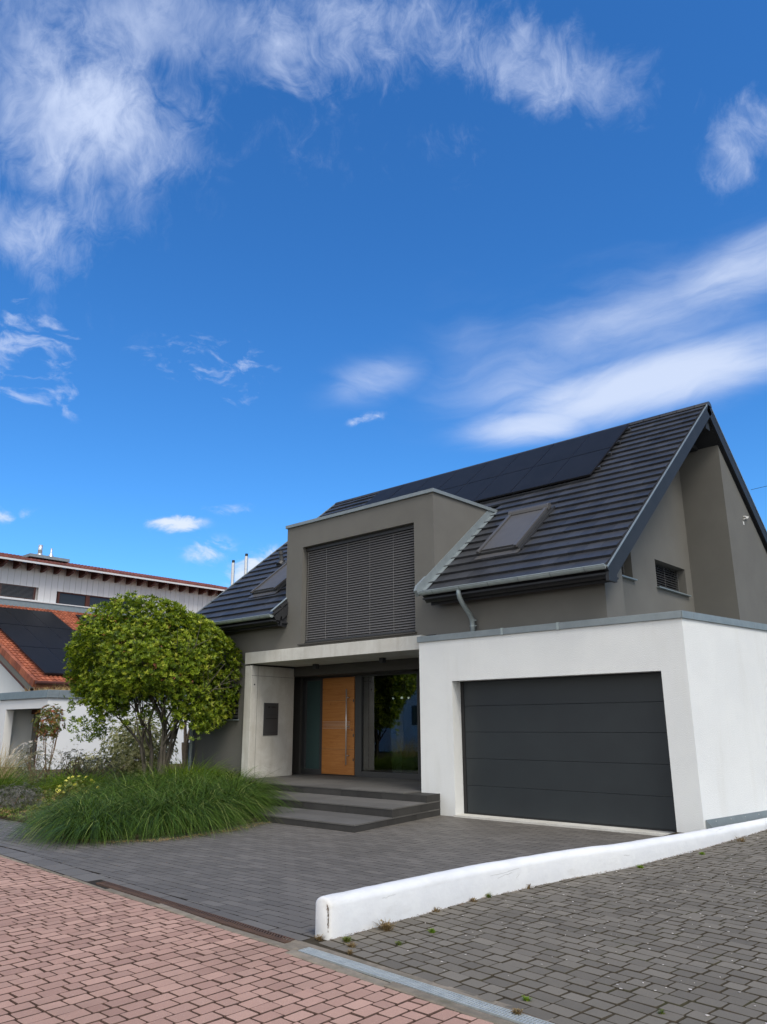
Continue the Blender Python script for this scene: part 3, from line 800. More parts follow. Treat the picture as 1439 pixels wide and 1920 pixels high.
# small ground floor window beside the concrete wall
blind(-15.95, -15.20, 1.70, 2.40, 11.70, .075, (.1, .9))
b = MB(); b.box(-15.95, -15.20, 11.80, 11.84, 1.682, 2.418); part(b, 'window_pane', M['glass_dark'], H)
b = MB(); b.box(-16.0, -15.15, 11.54, 11.70, 1.655, 1.679); part(b, 'window_sill', M['zinc'], H)
# gable windows
for y0, y1 in ((12.9, 14.28), (15.41, 17.0)):
    blind(y0, y1-.02, 4.275, 4.82, .16, .052, (.04, .5, .96), axis='y', xf=-6.38, bm='anth')
    b = MB(); b.box(-6.66, -6.62, y0, y1, 4.262, 4.828); part(b, 'window_pane', M['glass_dark'], H)
    b = MB(); b.box(-6.50, -6.31, y0-.04, y1+.05, 4.232, 4.256); part(b, 'window_sill', M['zinc'], H)

# --- roof windows
def skylight(xa, xb, s0, s1):
    b = MB()
    def pb(x0, x1, a, c, n0, n1, mb): mb.obox(rp(x0, a, n0), (x1-x0, 0, 0), rp(0, c, 0)-rp(0, a, 0), rp(0, 0, n1)-rp(0, 0, n0))
    pb(xa, xb, s0+.06, s1, .03, .13, b)
    fr = part(b, 'roof_window', M['anth_frame'], H, bevel=.01)
    b = MB(); pb(xa+.07, xb-.07, s0+.14, s1-.16, .132, .150, b); pb(xa+.09, xb-.09, s0+.10, s0+.135, .132, .165, b)
    sub(b, 'shutter', M['shutter'], fr)
    b = MB()
    for x0, x1 in ((xa-.005, xa+.06), (xb-.06, xb+.005)): pb(x0, x1, s0+.02, s1-.12, .132, .185, b)
    pts = []
    for i in range(7):
        a = math.pi*i/6; pts.append(rp(xa-.02, s1-.08-.10*math.cos(a), .11+.12*math.sin(a)))
    b.prism(pts, (xb-xa+.04, 0, 0))
    sub(b, 'roller_box', M['shutter_box'], fr, bevel=.008)
    b = MB(); pb(xa-.04, xb+.05, s0-.10, s0+.05, .070, .078, b)
    sub(b, 'apron', M['shutter_box'], fr)
    b = MB(); pb(xb+.007, xb+.06, s0+.052, s1+.05, .030, .085, b)
    sub(b, 'side_flashing', M['board'], fr)
skylight(-8.42, -7.52, 1.04, 2.78); skylight(-15.42, -14.45, 1.10, 2.72)
b = MB()
p = rp(-16.0, 2.92, .0); b.tube([p, p+Vector((0, -.02, .16)), p+Vector((0, -.05, .32))], [.075, .065, .05], 12); b.tube([p+Vector((0, -.05, .30)), p+Vector((0, -.07, .40))], [.075, .06], 12)
b.tube([rp(-16.0, 2.85, .03), rp(-16.0, 2.95, .05)], .12, 12)
part(b, 'roof_vent', M['anth'], H, smooth=False)

# --- solar panels: two rows of eight
random.seed(4)
for r_ in range(2):
    for c_ in range(8):
        x1 = -7.12-c_*1.0; x0 = x1-.985
        s0 = 4.08+r_*1.43; s1 = s0+1.415; jn = random.uniform(-.002, .002)
        b = MB(); b.obox(rp(x0, s0, .10+jn), (x1-x0, 0, 0), rp(0, s1, 0)-rp(0, s0, 0), rp(0, 0, .035)-rp(0, 0, 0))
        fr = part(b, 'solar_panel', M['solar_frame'], H)
        b = MB(); e = .012; b.obox(rp(x0+e, s0+e, .136+jn), (x1-x0-2*e, 0, 0), rp(0, s1-e, 0)-rp(0, s0+e, 0), rp(0, 0, .002)-rp(0, 0, 0))
        sub(b, 'cell_sheet', M['solar'], fr)
b = MB()
for s in (4.45, 5.20, 5.85, 6.65): b.obox(rp(-15.15, s, .055), (8.11, 0, 0), rp(0, .04, 0)-rp(0, 0, 0), rp(0, 0, .04)-rp(0, 0, 0))
for s in (4.45, 5.20, 5.85, 6.65): b.obox(rp(-7.08, s-.01, .05), (.05, 0, 0), rp(0, .06, 0)-rp(0, 0, 0), rp(0, 0, .07)-rp(0, 0, 0))
parts(b, 'panel_rail', M['anth'], H)

# cable stub with pale sealant on the rear block
b = MB(); b.tube([(-5.45, 18.5, 6.12), (-5.38, 18.5, 6.13), (-5.36, 18.55, 6.17)], .018, 8); b.box(-5.45, -5.40, 18.50, 18.70, 6.17, 6.20)
b.box(-5.449, -5.445, 18.42, 18.50, 5.98, 6.06)
part(b, 'cable_outlet', M['stain'], H)

# --- entrance: concrete frame
b = MB(); b.box(-14.87, -9.46, 11.48, 12.92, 2.93, 3.198)
cf = part(b, 'concrete_canopy', M['concrete'], H, bevel=.006)
b = MB(); b.box(-14.85, -9.47, 11.485, 11.50, 2.925, 2.9295)
b = MB(); b.prism([(-14.87, 11.50, .0), (-14.62, 11.50, .0), (-14.77, 12.95, .0), (-15.0, 12.95, .0)], (0, 0, 2.895))
cw = part(b, 'concrete_wall', M['concrete'], H, bevel=.006)
# formwork joints and anchor hole in the side wall
def inner(y): return -14.62-(y-11.50)*.15/1.45
b = MB()
for yv in (11.70,): b.face([(inner(yv)+.0015, yv, .38), (inner(yv+.008)+.0015, yv+.008, .38), (inner(yv+.008)+.0015, yv+.008, 2.89), (inner(yv)+.0015, yv, 2.89)])
b.face([(inner(11.5)+.0015, 11.5, 2.66), (inner(12.95)+.0015, 12.95, 2.66), (inner(12.95)+.0015, 12.95, 2.667), (inner(11.5)+.0015, 11.5, 2.667)])
b.tube([(inner(11.6)-.01, 11.60, 2.46), (inner(11.6)+.002, 11.60, 2.46)], .02, 12)
sub(b, 'formwork_joint', M['anth'], cw)
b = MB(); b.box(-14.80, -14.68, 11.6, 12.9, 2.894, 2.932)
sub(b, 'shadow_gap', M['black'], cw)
# letter box plate
b = MB(); ya, yb = 11.93, 12.41
b.prism([(inner(ya)+.002, ya, 1.31), (inner(yb)+.002, yb, 1.31), (inner(yb)+.002, yb, 2.05), (inner(ya)+.002, ya, 2.05)], (.012, 0, 0))
lb = part(b, 'letter_box', M['anth_frame'], H)
b = MB()
def plate(y0, y1, z0, z1): b.prism([(inner(y0)+.0145, y0, z0), (inner(y1)+.0145, y1, z0), (inner(y1)+.0145, y1, z1), (inner(y0)+.0145, y0, z1)], (.002, 0, 0))
plate(11.99, 12.37, 1.685, 1.700); plate(12.03, 12.33, 1.775, 1.780); plate(11.99, 12.37, 1.375, 1.378)
subs(b, 'slot', M['black'], lb)
b = MB(); b.tube([(inner(12.09)+.014, 12.09, 1.955), (inner(12.09)+.019, 12.09, 1.955)], .020, 14)
sub(b, 'camera_lens', M['black'], lb)
b = MB(); plate(12.18, 12.31, 1.945, 1.966)
sub(b, 'name_plate', M['black'], lb)
# glazing frame
b = MB(); Y0, Y1 = 13.56, 13.66
b.box(-15.13, -15.01, Y0, Y1, .38, 2.70); b.box(-14.48, -14.37, Y0, Y1, .38, 2.70); b.box(-13.26, -13.05, Y0, Y1, .38, 2.70); b.box(-11.33, -11.27, Y0, Y1, .38, 2.70)
b.box(-15.01, -14.48, Y0, Y1, .38, .50); b.box(-15.01, -14.48, Y0, Y1, 2.62, 2.70); b.box(-14.37, -13.26, Y0, Y1, 2.665, 2.70)
b.box(-13.05, -11.33, Y0, Y1, .38, .50); b.box(-13.05, -11.33, Y0, Y1, 2.65, 2.70)
b.box(-14.37, -13.26, Y0+.01, Y1, .382, .40)
part(b, 'entrance_frame', M['anth_frame'], H, bevel=.004)
b = MB(); b.box(-15.009, -14.481, 13.61, 13.62, .501, 2.619); part(b, 'side_light', M['glass_frost'], H)
b = MB(); b.box(-13.049, -11.331, 13.60, 13.61, .501, 2.649); part(b, 'entrance_window', M['glass'], H)
b = MB(); b.box(-14.365, -13.265, 13.54, 13.60, .405, 2.66)
dr = part(b, 'front_door', M['oak'], H, bevel=.003)
b = MB()
for z in (2.11, .98): b.box(-14.364, -13.266, 13.5385, 13.5395, z-.004, z+.004)
subs(b, 'groove', M['twig'], dr)
b = MB()
for i in range(6): b.box(-14.34, -13.40, 13.536, 13.5395, 1.455+i*.032, 1.461+i*.032)
subs(b, 'metal_inlay', M['steel'], dr)
b = MB(); b.tube([(-13.45, 13.46, .64), (-13.45, 13.46, 2.37)], .016, 12)
for z in (.84, 2.17, 1.5): b.tube([(-13.45, 13.46, z), (-13.42, 13.538, z)], .009, 8)
sub(b, 'handle', M['steel'], dr, smooth=True)
b = MB(); b.tube([(-13.33, 13.538, 1.42), (-13.33, 13.528, 1.42)], .014, 12)
for z in (1.30, 2.10, .75): b.box(-13.30, -13.27, 13.534, 13.54, z-.03, z+.03)
subs(b, 'lock', M['anth'], dr)
# ceiling spots
for x, y in ((-13.62, 12.60), (-11.30, 12.40)):
    b = MB(); b.box(x-.055, x+.055, y-.055, y+.055, 2.82, 2.928); part(b, 'ceiling_spot', M['anth'], H, bevel=.004)
# hall behind the pane
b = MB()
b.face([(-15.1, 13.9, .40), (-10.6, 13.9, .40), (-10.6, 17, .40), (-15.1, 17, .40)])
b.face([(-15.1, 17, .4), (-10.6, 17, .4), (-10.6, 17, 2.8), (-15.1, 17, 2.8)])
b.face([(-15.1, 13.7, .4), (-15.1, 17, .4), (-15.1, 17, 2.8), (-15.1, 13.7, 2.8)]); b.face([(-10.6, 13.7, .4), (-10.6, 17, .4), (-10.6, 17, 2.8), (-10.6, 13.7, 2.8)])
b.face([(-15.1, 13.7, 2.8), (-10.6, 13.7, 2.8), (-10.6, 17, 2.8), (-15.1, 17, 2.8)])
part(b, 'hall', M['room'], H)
b = MB(); b.box(-13.60, -13.14, 14.7, 15.1, .402, 1.31); o = b.build('plinth', M['plinth'])
tag(o, 'pale square plinth standing behind the entrance window', 'plinth')
b = MB(); b.sphere((-13.35, 14.9, 1.46), .15, 20, 14, (1.1, .8, 1)); o = b.build('sculpture', M['art'], smooth=True)
tag(o, 'rough round pale sculpture on the plinth behind glass', 'sculpture')
for i, (x, lab) in enumerate(((-13.42, 'clear glass pendant lamp nearer the oak door, behind the entrance window'), (-12.90, 'clear glass pendant lamp nearer the garage, behind the entrance window'))):
    rt = root('pendant_lamp', (x, 15.0, 2.8), lab, 'lamp', 'pendant lamps in the hall')
    b = MB(); b.tube([(x, 15, 2.3), (x, 15, 2.8)], .004, 6); part(b, 'cord', M['steel'], rt)
    b = MB()
    b.tube([(x+.12*math.cos(a*math.pi/8), 15, 2.18+.12*math.sin(a*math.pi/8)) for a in range(17)], .005, 6, False); part(b, 'ring', M['steel'], rt)
    m_ = bpy.data.materials.get('lit_bulb') or mat('lit_bulb', (.9, .9, .85))
    m_.node_tree.nodes['Principled BSDF'].inputs['Emission Color'].default_value = (1, .95, .85, 1)
    m_.node_tree.nodes['Principled BSDF'].inputs['Emission Strength'].default_value = 1.2
    b = MB(); b.sphere((x-.11, 14.98, 2.19), .028, 8, 6); part(b, 'bulb', m_, rt)
    b = MB(); b.sphere((x+.11, 14.98, 2.18), .024, 8, 6); part(b, 'bulb', m_, rt)

# ------------------------------------------------------------ entrance steps
ST = root('entrance_steps', (-11.5, 10.2, 0), 'three broad dark grey slab steps leading up to the entrance', 'steps')
def sx(y): return -8.58-(y-8.79)*.17
random.seed(12)
for z0, z1, yf, xl in ((0, .11, 8.78, -13.2), (.112, .245, 9.82, -14.2), (.247, .38, 10.92, -14.86)):
    yb = 11.40 if z1 < .3 else 13.56
    b = MB()
    # core
    y_e = 11.42
    b.prism([(xl+.02, yf+.02, z0), (sx(yf)-.02, yf+.02, z0), (sx(11.38)-.02, 11.38, z0), (xl+.02, 11.38, z0)], (0, 0, z1-z0-.022))
    if z1 > .3: b.box(-15.2, -9.47, 11.385, 13.7, .0, .358)
    # risers, slab by slab
    x = sx(yf)-.0; g = .0015
    while x > xl:
        x0_ = max(x-1.05, xl); b.box(x0_+g, x-g, yf, yf+.019, z0, z1-.021, random.random()); x -= 1.05
    y = yf
    while y < 11.40:
        y2 = min(y+.9, 11.40)
        b.prism([(sx(y)-.019, y+.021 if y == yf else y+g, z0), (sx(y), y+g, z0), (sx(y2), y2-g, z0), (sx(y2)-.019, y2-g, z0)], (0, 0, z1-z0-.021), random.random()); y = y2
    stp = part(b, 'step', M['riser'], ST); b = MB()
    # treads
    ylim = 11.40 if z1 < .3 else 13.56
    y = yf-.008; r = 0
    while y < ylim:
        y2 = min(y+.55, ylim)
        xr0 = sx(y)+.008; x = min(xr0, 99)
        while x > (xl if y < 11.4 else -15.2):
            xl_ = max(x-1.05, xl if y < 11.4 else -15.2)
            if y2 <= 11.41:
                xa_, xb_ = (sx(y)+.008, sx(y2)+.008) if x == xr0 else (x, x)
                b.prism([(xl_+g, y+g, z1-.02), (xa_-g, y+g, z1-.02), (xb_-g, y2-g, z1-.02), (xl_+g, y2-g, z1-.02)], (0, 0, .02), random.random())
            else:
                b.box(xl_+g, min(x, -9.46)-g, y+g, y2-g, z1-.02, z1, random.random())
            x = xl_
        y = y2; r += 1
    sub(b, 'tread', M['path_slab'], stp)

# ------------------------------------------------------------ garage
G = root('garage', (-7, 13, 0), 'white rendered flat-roofed garage with a dark grey sectional door', 'garage')
b = MB(); ZT = 3.045
b.box(-9.45, -8.69, 11.4, 11.67, 0, ZT); b.box(-8.69, -4.79, 11.4, 11.67, 2.30, ZT)
def gx(y): return -4.40+(y-11.4)*.142
b.prism([(-4.79, 11.4, 0), (-4.40, 11.4, 0), (gx(11.67), 11.67, 0), (-4.79, 11.67, 0)], (0, 0, ZT))
b.prism([(-4.70, 11.67, 0), (gx(11.67), 11.67, 0), (gx(18), 18, 0), (gx(18)-.3, 18, 0)], (0, 0, ZT))
b.box(-9.45, -9.2, 11.9, 18, 0, ZT); 
part(b, 'wall', M['white'], G)
b = MB(); b.prism([(-9.3, 11.6, 2.9), (-4.6, 11.6, 2.9), (-3.7, 18, 2.9), (-9.3, 18, 2.9)], (0, 0, .08)); part(b, 'roof', M['zinc'], G)
# coping in lengths with standing seams
b = MB(); zc0, zc1 = 3.045, 3.155
def cop(p0, p1, q0, q1):
    b.prism([(*p0, zc0), (*p1, zc0), (*q1, zc0), (*q0, zc0)], (0, 0, zc1-zc0))
xs = [-9.48, -7.55, -6.45, -4.385]
for a, c in zip(xs, xs[1:]): cop((a, 11.37), (c-.003, 11.37), (a, 11.69), (c-.003, 11.69))
ys_ = [11.695, 13.6, 15.6, 18]
for a, c in zip(ys_, ys_[1:]): cop((gx(a)-.30, a), (gx(a)+.03, a), (gx(c)-.30, c-.003), (gx(c)+.03, c-.003))
cop((-4.384, 11.37), (gx(11.37)+.03, 11.37), (-4.384, 11.69), (gx(11.69)+.03, 11.69))
part(b, 'coping', M['zinc'], G, bevel=.006)
b = MB()
for x in (-7.55, -6.45): b.box(x-.02, x+.02, 11.364, 11.695, 3.04, 3.162)
parts(b, 'coping_clip', M['zinc_pale'], G)
# sectional door
Dg = root('x', (0, 0, 0), 'x', 'x'); bpy.data.objects.remove(Dg)
b = MB()
for i in range(5):
    z0 = .055+i*.4515; z1 = z0+.4475
    b.box(-8.62, -4.82, 11.655, 11.70, z0, z1)
gd = part(b, 'sectional_door', M['door_grey'], G, bevel=.005)
b = MB(); b.box(-8.62, -4.82, 11.668, 11.69, .05, 2.30); sub(b, 'door_core', M['black'], gd)
b = MB(); b.box(-8.688, -8.622, 11.645, 11.72, .03, 2.298); b.box(-8.622, -4.82, 11.64, 11.72, 2.285, 2.299); b.box(-4.82, -4.792, 11.645, 11.72, .03, 2.298); b.box(-8.62, -4.82, 11.652, 11.70, .032, .054)
sub(b, 'door_seal', M['black'], gd)
b = MB(); b.box(-8.69, -4.79, 11.34, 11.66, .0, .03); part(b, 'sill', M['concrete'], G)
b = MB(); b.prism([(gx(11.46)+.006, 11.46, .14), (gx(18)+.006, 18, .10), (gx(18)+.006, 18, .26), (gx(11.46)+.006, 11.46, .25)], (.012, 0, 0)); 
b.prism([(gx(11.46)+.006, 11.44, .10), (gx(11.46)+.12, 11.44, .10), (gx(11.46)+.12, 11.44, .14), (gx(11.46)+.006, 11.44, .25)], (0, .01, 0))
part(b, 'base_flashing', M['zinc'], G)
b = MB(); y = 11.7
while y < 17: b.tube([(gx(y)+.017, y, .215), (gx(y)+.023, y, .215)], .008, 8); y += .42
parts(b, 'screw', M['steel'], G)
b = MB(); b.box(-3.55, -3.45, 15.9, 16.1, 2.0, 2.4)
# gravel strip beside garage
b = MB(); b.prism([(-4.38, 11.46, .02), (-4.05, 11.46, .02), (-3.85, 18, .02), (-3.5, 18, .02)][:2]+[(-3.9, 18, .02), (-3.46, 18, .02)][:0]+[(-3.80, 14.5, .02), (-3.62, 18, .02), (gx(18), 18, .02)], (0, 0, .10))
struct(b.build('concrete_strip', M['kerbstone']))

# ------------------------------------------------------------ neighbour's garage
N = root('neighbour_garage', (-30.3, 15, 0), 'low white garage with a zinc coping and a narrow doorway, left of the tree', 'garage')
b = MB()
b.box(-32.35, -31.70, 13.0, 13.3, 0, 2.53); b.box(-31.70, -28.68, 13.0, 13.3, 2.17, 2.53); b.box(-28.68, -28.2, 13.0, 13.3, 0, 2.53)
b.box(-28.5, -28.2, 13.3, 21, 0, 2.53); b.box(-32.35, -32.05, 13.3, 21, 0, 2.53)
part(b, 'wall', M['white_n'], N)
b = MB(); b.box(-32.43, -28.12, 12.92, 13.35, 2.532, 2.81); b.box(-28.55, -28.12, 13.352, 21, 2.532, 2.81); b.box(-32.43, -32.0, 13.352, 21, 2.532, 2.81)
part(b, 'coping', M['zinc'], N, bevel=.01)
b = MB(); b.box(-32, -28.6, 13.4, 21, 2.5, 2.70); part(b, 'green_roof', M['soil'], N)
b = MB(); b.box(-31.70, -28.68, 14.1, 14.15, 0, 2.17)
part(b, 'door', M['render_grey'], N)
b = MB(); b.box(-31.0, -30.9, 14.0, 14.09, 0, 2.1); b.box(-31.7, -28.68, 14.0, 14.09, 2.0, 2.165); b.box(-30.1, -30.06, 14.06, 14.095, 0, 2.0)
part(b, 'door_frame', M['brown_wood'], N)
# dry grass growing on its roof
def blades(b, cx, cy, cz, rx, ry, n, L, wd, lean, spread=.5, segs=3, seed=1, inner=0, up=1.0):
    rnd = random.Random(seed)
    for i in range(n):
        a = rnd.uniform(0, 2*math.pi); r = math.sqrt(rnd.random())
        px, py = cx+rx*r*math.cos(a), cy+ry*r*math.sin(a)
        l = L*rnd.uniform(.6, 1.1); dr = Vector((math.cos(a)*r*spread+rnd.gauss(0, .25), math.sin(a)*r*spread+rnd.gauss(0, .25), 0))
        blade(b, Vector((px, py, cz)), dr, l, wd*rnd.uniform(.7, 1.3), lean*rnd.uniform(.6, 1.3), segs, rnd.random(), rnd)
def blade(b, p, dr, L, wd, droop, segs, a, rnd):
    side = Vector((-dr.y, dr.x, 0))
    if side.length < 1e-4: side = Vector((1, 0, 0))
    an = rnd.uniform(-.9, .9); side = (side.normalized()*math.cos(an)+Vector((0, 0, 1))*0+dr.normalized()*math.sin(an) if dr.length > 1e-4 else side)
    d_ = (Vector((0, 0, 1))+dr).normalized(); st = L/segs; q = p.copy()
    V = []; 
    hd = dr.normalized() if dr.length > 1e-4 else Vector((1, 0, 0))
    for i in range(segs+1):
        w_ = wd*(1-(i/segs)**1.6)*.5+.0004
        V += [q-side*w_, q+side*w_]
        q = q+d_*st; d_ = (d_+hd*droop*.6/segs*2-Vector((0, 0, 1))*droop/segs*2).normalized()
    b.mesh(V, [(2*i, 2*i+1, 2*i+3, 2*i+2) for i in range(segs)], a)
b = MB(); rnd = random.Random(5)
for i in range(900):
    if rnd.random() < .75: p = Vector((rnd.uniform(-31.6, -28.6), rnd.uniform(13.45, 14.6), 2.69))
    else: p = Vector((rnd.uniform(-29.6, -28.6), rnd.uniform(13.45, 20), 2.69))
    blade(b, p, Vector((rnd.gauss(0, .5), rnd.gauss(0, .5), 0)), rnd.uniform(.2, .55), .02, .5, 3, rnd.random(), rnd)
o = b.build('roof_grass', M['dry']); o['kind'] = 'stuff'; tag(o, 'straw-coloured dry grass growing on the flat garage roof', 'grass')

# ------------------------------------------------------------ neighbour's house
NH = root('neighbour_house', (-46, 26, 0), 'white house with orange tiled roof, solar panels and a boarded clerestory', 'house')
nC_, nS_ = math.cos(R_(23.6)), math.sin(R_(23.6))
def nr(u, y, n=0):  # u: distance up the slope from the eaves
    return Vector((-36.79-u*nC_+n*nS_, y, 3.5+u*nS_+n*nC_))
b = MB()
b.prism([(-37.3, 16.6, 0), (-49, 16.6, 0), (-49, 16.6, 8.4), (-37.3, 16.6, 3.4)], (0, .3, 0)); b.box(-37.6, -37.3, 16.9, 40, 0, 3.4)
part(b, 'wall', M['white_n'], NH)
b = MB(); LN = 12.85
b.prism([nr(-.1, 16.3, -.02), nr(LN, 16.3, -.02), nr(LN, 16.3, -.25), nr(-.1, 16.3, -.25)], (0, 24, 0), .1)
rnd = random.Random(9); k_ = 0
u = 0
while u < LN-.1:
    y = 16.32
    while y < 31:
        # pantile: two facets
        h = .05; a = rnd.random()
        e0, e1 = u-.03, min(u+.36, LN)
        V = [nr(e0, y, .05), nr(e0, y+.10, .11), nr(e0, y+.22, .05), nr(e1, y, .0), nr(e1, y+.10, .06), nr(e1, y+.22, .0), nr(e0, y, .0), nr(e0, y+.22, .0)]
        b.mesh(V, [(0, 1, 4, 3), (1, 2, 5, 4), (6, 7, 2, 1, 0)], a)
        if u > 1.2 and u < 10.9 and y > 17.2 and y < 29: 
            pass
        y += .22
    u += .36
nrf = part(b, 'roof', M['orange_tile'], NH)
b = MB(); u = 0
while u < LN:   # verge tiles, each with a lug
    b.obox(nr(u, 16.18, -.22), nr(min(u+.40, LN), 16.18, .02)-nr(u, 16.18, -.0)-(nr(0,0,.02)-nr(0,0,0)), (0, .16, 0), nr(0, 0, .34)-nr(0, 0, 0), rnd.random()); u += .36
sub(b, 'verge_tile', M['orange_tile'], nrf)
b = MB(); b.prism([nr(-.1, 16.2, -.24), nr(LN, 16.2, -.24), nr(LN, 16.2, -.52), nr(-.1, 16.2, -.52)], (0, .12, 0)); sub(b, 'verge_board', M['render_grey'], nrf)
b = MB(); b.prism([nr(-.1, 16.16, -.525), nr(LN, 16.16, -.525), nr(LN, 16.16, -.60), nr(-.1, 16.16, -.60)], (0, .5, 0)); b.box(-37.1, -36.7, 16.2, 16.4, 3.05, 3.25); sub(b, 'verge_trim', M['brown_wood'], nrf)
b = MB(); b.tube([(-36.62, 16.2, 3.50), (-36.62, 40, 3.50)], .085, 10); part(b, 'gutter', M['brown_wood'], NH)
for r_ in range(3):
    for c_ in range(4):
        u0 = .75+r_*3.75; y0 = 16.95+c_*1.47+r_*.0
        if r_ == 2 and c_ == 3: continue
        y0 += (u0)*.01
        b = MB(); b.obox(nr(u0, y0, .16), nr(u0+(3.7 if r_ < 2 else 3.3), 0, 0)-nr(u0, 0, 0), (0, 1.45, 0), nr(0, 0, .08)-nr(0, 0, 0))
        f_ = part(b, 'solar_panel', M['solar_frame'], NH)
        b = MB(); b.obox(nr(u0+.03, y0+.03, .242), nr(u0+(3.64 if r_ < 2 else 3.24), 0, 0)-nr(u0, 0, 0), (0, 1.39, 0), nr(0, 0, .004)-nr(0, 0, 0))
        sub(b, 'cell_sheet', M['solar'], f_)
b = MB(); b.obox(nr(8.6, 23.0, .16), nr(11.6, 0, 0)-nr(8.6, 0, 0), (0, 1.5, 0), nr(0, 0, .08)-nr(0, 0, 0)); part(b, 'solar_panel', M['solar_frame'], NH)
# clerestory: boarded wall with ribbon windows
XW = -49.0
b = MB(); rnd = random.Random(2)
wins = [(15.0, 21.06, 9.25, 10.06), (22.5, 28.6, 9.15, 9.98)]
y = 12.0
while y < 44:
    y1 = y+.40
    zs = [(8.8, 11.5)]
    for a, c, z0, z1 in wins:
        if y1 > a+.01 and y < c-.01: zs = [(8.8, z0), (z1, 11.5)]
    for z0, z1 in zs:
        ya, yb = y+.012, y1-.012
        b.box(XW-.2, XW, ya, yb, z0, z1, rnd.random()); b.box(XW-.2, XW-.03, yb, yb+.024, z0, z1, 0)
    y = y1
b.box(XW-.5, XW-.21, 12, 44, 8.8, 11.6, .2); part(b, 'boarding', M['white_board'], NH)
b = MB(); b.box(XW-.1, XW+.12, 14, 44, 8.62, 9.10); part(b, 'apron_flashing', M['zinc'], NH)
b = MB(); b.box(XW-.1, XW+.18, 14, 44, 9.102, 9.17); part(b, 'sill_trim', M['white_board'], NH)
for k_, (a, c, z0, z1) in enumerate(wins):
    b = MB(); b.box(XW-.16, XW-.05, a, c, z0, z0+.06); b.box(XW-.16, XW-.05, a, c, z1-.07, z1)
    ys3 = [a, a+(c-a)*.34, a+(c-a)*.67, c] if k_ else [a, a+1.8, a+3.8, c]
    for yy_ in ys3: b.box(XW-.165, XW-.045, max(a, yy_-.14), min(c, yy_+.14), z0+.001, z1-.001)
    wf = part(b, 'window', M['brown_wood'], NH)
    b = MB(); b.box(XW-.14, XW-.12, a, c, z0, z1); sub(b, 'pane', M['glass_dark'], wf)
    if k_ == 0:
        b = MB(); z = z0+.06
        while z < z1-.05: b.box(XW-.10, XW-.03, a, c-.1, z, z+.02); z += .075
        sub(b, 'blind', M['blind'], wf)
# projecting roof on rafters
b = MB(); sl_ = math.tan(R_(13))
b.prism([(XW+.95, 12, 11.50), (XW-6, 12, 11.50+6.95*sl_), (XW-6, 12, 11.42+6.95*sl_), (XW+.95, 12, 11.42)], (0, 26, 0))
u = 0
while u < 6.5:
    y = 12
    while y < 38:
        X0, X1 = XW+.98-u, XW+.98-u-.5; Z0, Z1 = 11.52+u*sl_, 11.52+(u+.5)*sl_
        a = rnd.random(); V = [(X0, y, Z0+.05), (X0, y+.12, Z0+.12), (X0, y+.26, Z0+.05), (X1, y, Z1), (X1, y+.12, Z1+.07), (X1, y+.26, Z1), (X0, y, Z0-.02), (X0, y+.26, Z0-.02)]
        b.mesh(V, [(0, 1, 4, 3), (1, 2, 5, 4), (6, 7, 2, 1, 0)], a); y += .26
    u += .5
part(b, 'upper_roof', M['red_tile'], NH)
b = MB(); b.box(XW+.98, XW+1.08, 12, 38, 11.36, 11.47); part(b, 'upper_gutter', M['white_board'], NH)
b = MB(); b.prism([(XW+.94, 12, 11.415), (XW-.2, 12, 11.415+1.14*sl_), (XW-.2, 12, 11.38+1.14*sl_), (XW+.94, 12, 11.38)], (0, 26, 0)); part(b, 'upper_soffit', M['brown_wood'], NH)
y = 16.0
k_ = 0
while y < 37:
    b = MB(); b.prism([(XW+.92, y, 11.38), (XW-.1, y, 11.38+1.02*sl_), (XW-.1, y, 11.05), (XW+.25, y, 11.05), (XW+.92, y, 11.22)], (0, .16, 0))
    part(b, 'rafter', M['brown_wood'], NH); y += .86
# flues on the upper roof
b = MB(); b.box(-51.6, -50.2, 20.9, 23.6, 12.25, 12.45); part(b, 'flue_curb', M['zinc'], NH)
b = MB(); b.tube([(-50.7, 21.75, 12.4), (-50.7, 21.75, 12.62)], .17, 14); b.tube([(-50.7, 21.75, 12.62), (-50.7, 21.75, 13.2)], .14, 14); part(b, 'flue', M['steel'], NH, smooth=True)
b = MB(); b.tube([(-50.7, 22.5, 12.45), (-50.7, 22.5, 12.52), (-50.7, 22.5, 12.72), (-50.7, 22.5, 12.8), (-50.7, 22.5, 13.1)], [.22, .20, .08, .06, .06], 14); part(b, 'flue', M['steel'], NH, smooth=True)

# two tall flues of a house behind
for x, zt, lab in ((-29.72, 9.05, 'tall steel flue with black cap behind the roof, the shorter left one'), (-28.72, 9.22, 'tall steel flue with black cap behind the roof, the taller right one')):
    rt = root('chimney_flue', (x, 22, 0), lab, 'chimney', 'steel flues behind the roof')
    b = MB(); b.tube([(x, 22, 0), (x, 22, zt)], .085, 14); b.tube([(x, 22, 7.0), (x, 22, 7.03)], .092, 14); b.tube([(x, 22, 8.6), (x, 22, 8.62)], .09, 14); part(b, 'pipe', M['steel'], rt, smooth=False)
    b = MB(); b.tube([(x, 22, zt+.001), (x, 22, zt+.13)], .07, 14); part(b, 'cap', M['black'], rt)

# overhead cable at the far right
b = MB(); A_ = Vector((-22.5, 80, 24.2)); B_ = Vector((10, 60, 23.5)); pts = []
for i in range(17): t_ = i/16; p = A_.lerp(B_, t_); pts.append(p-Vector((0, 0, 1.2*math.sin(math.pi*t_))))
b.tube(pts, .022, 5); o = b.build('overhead_cable', M['black']); tag(o, 'thin dark overhead cable against the sky right of the gable', 'cable')

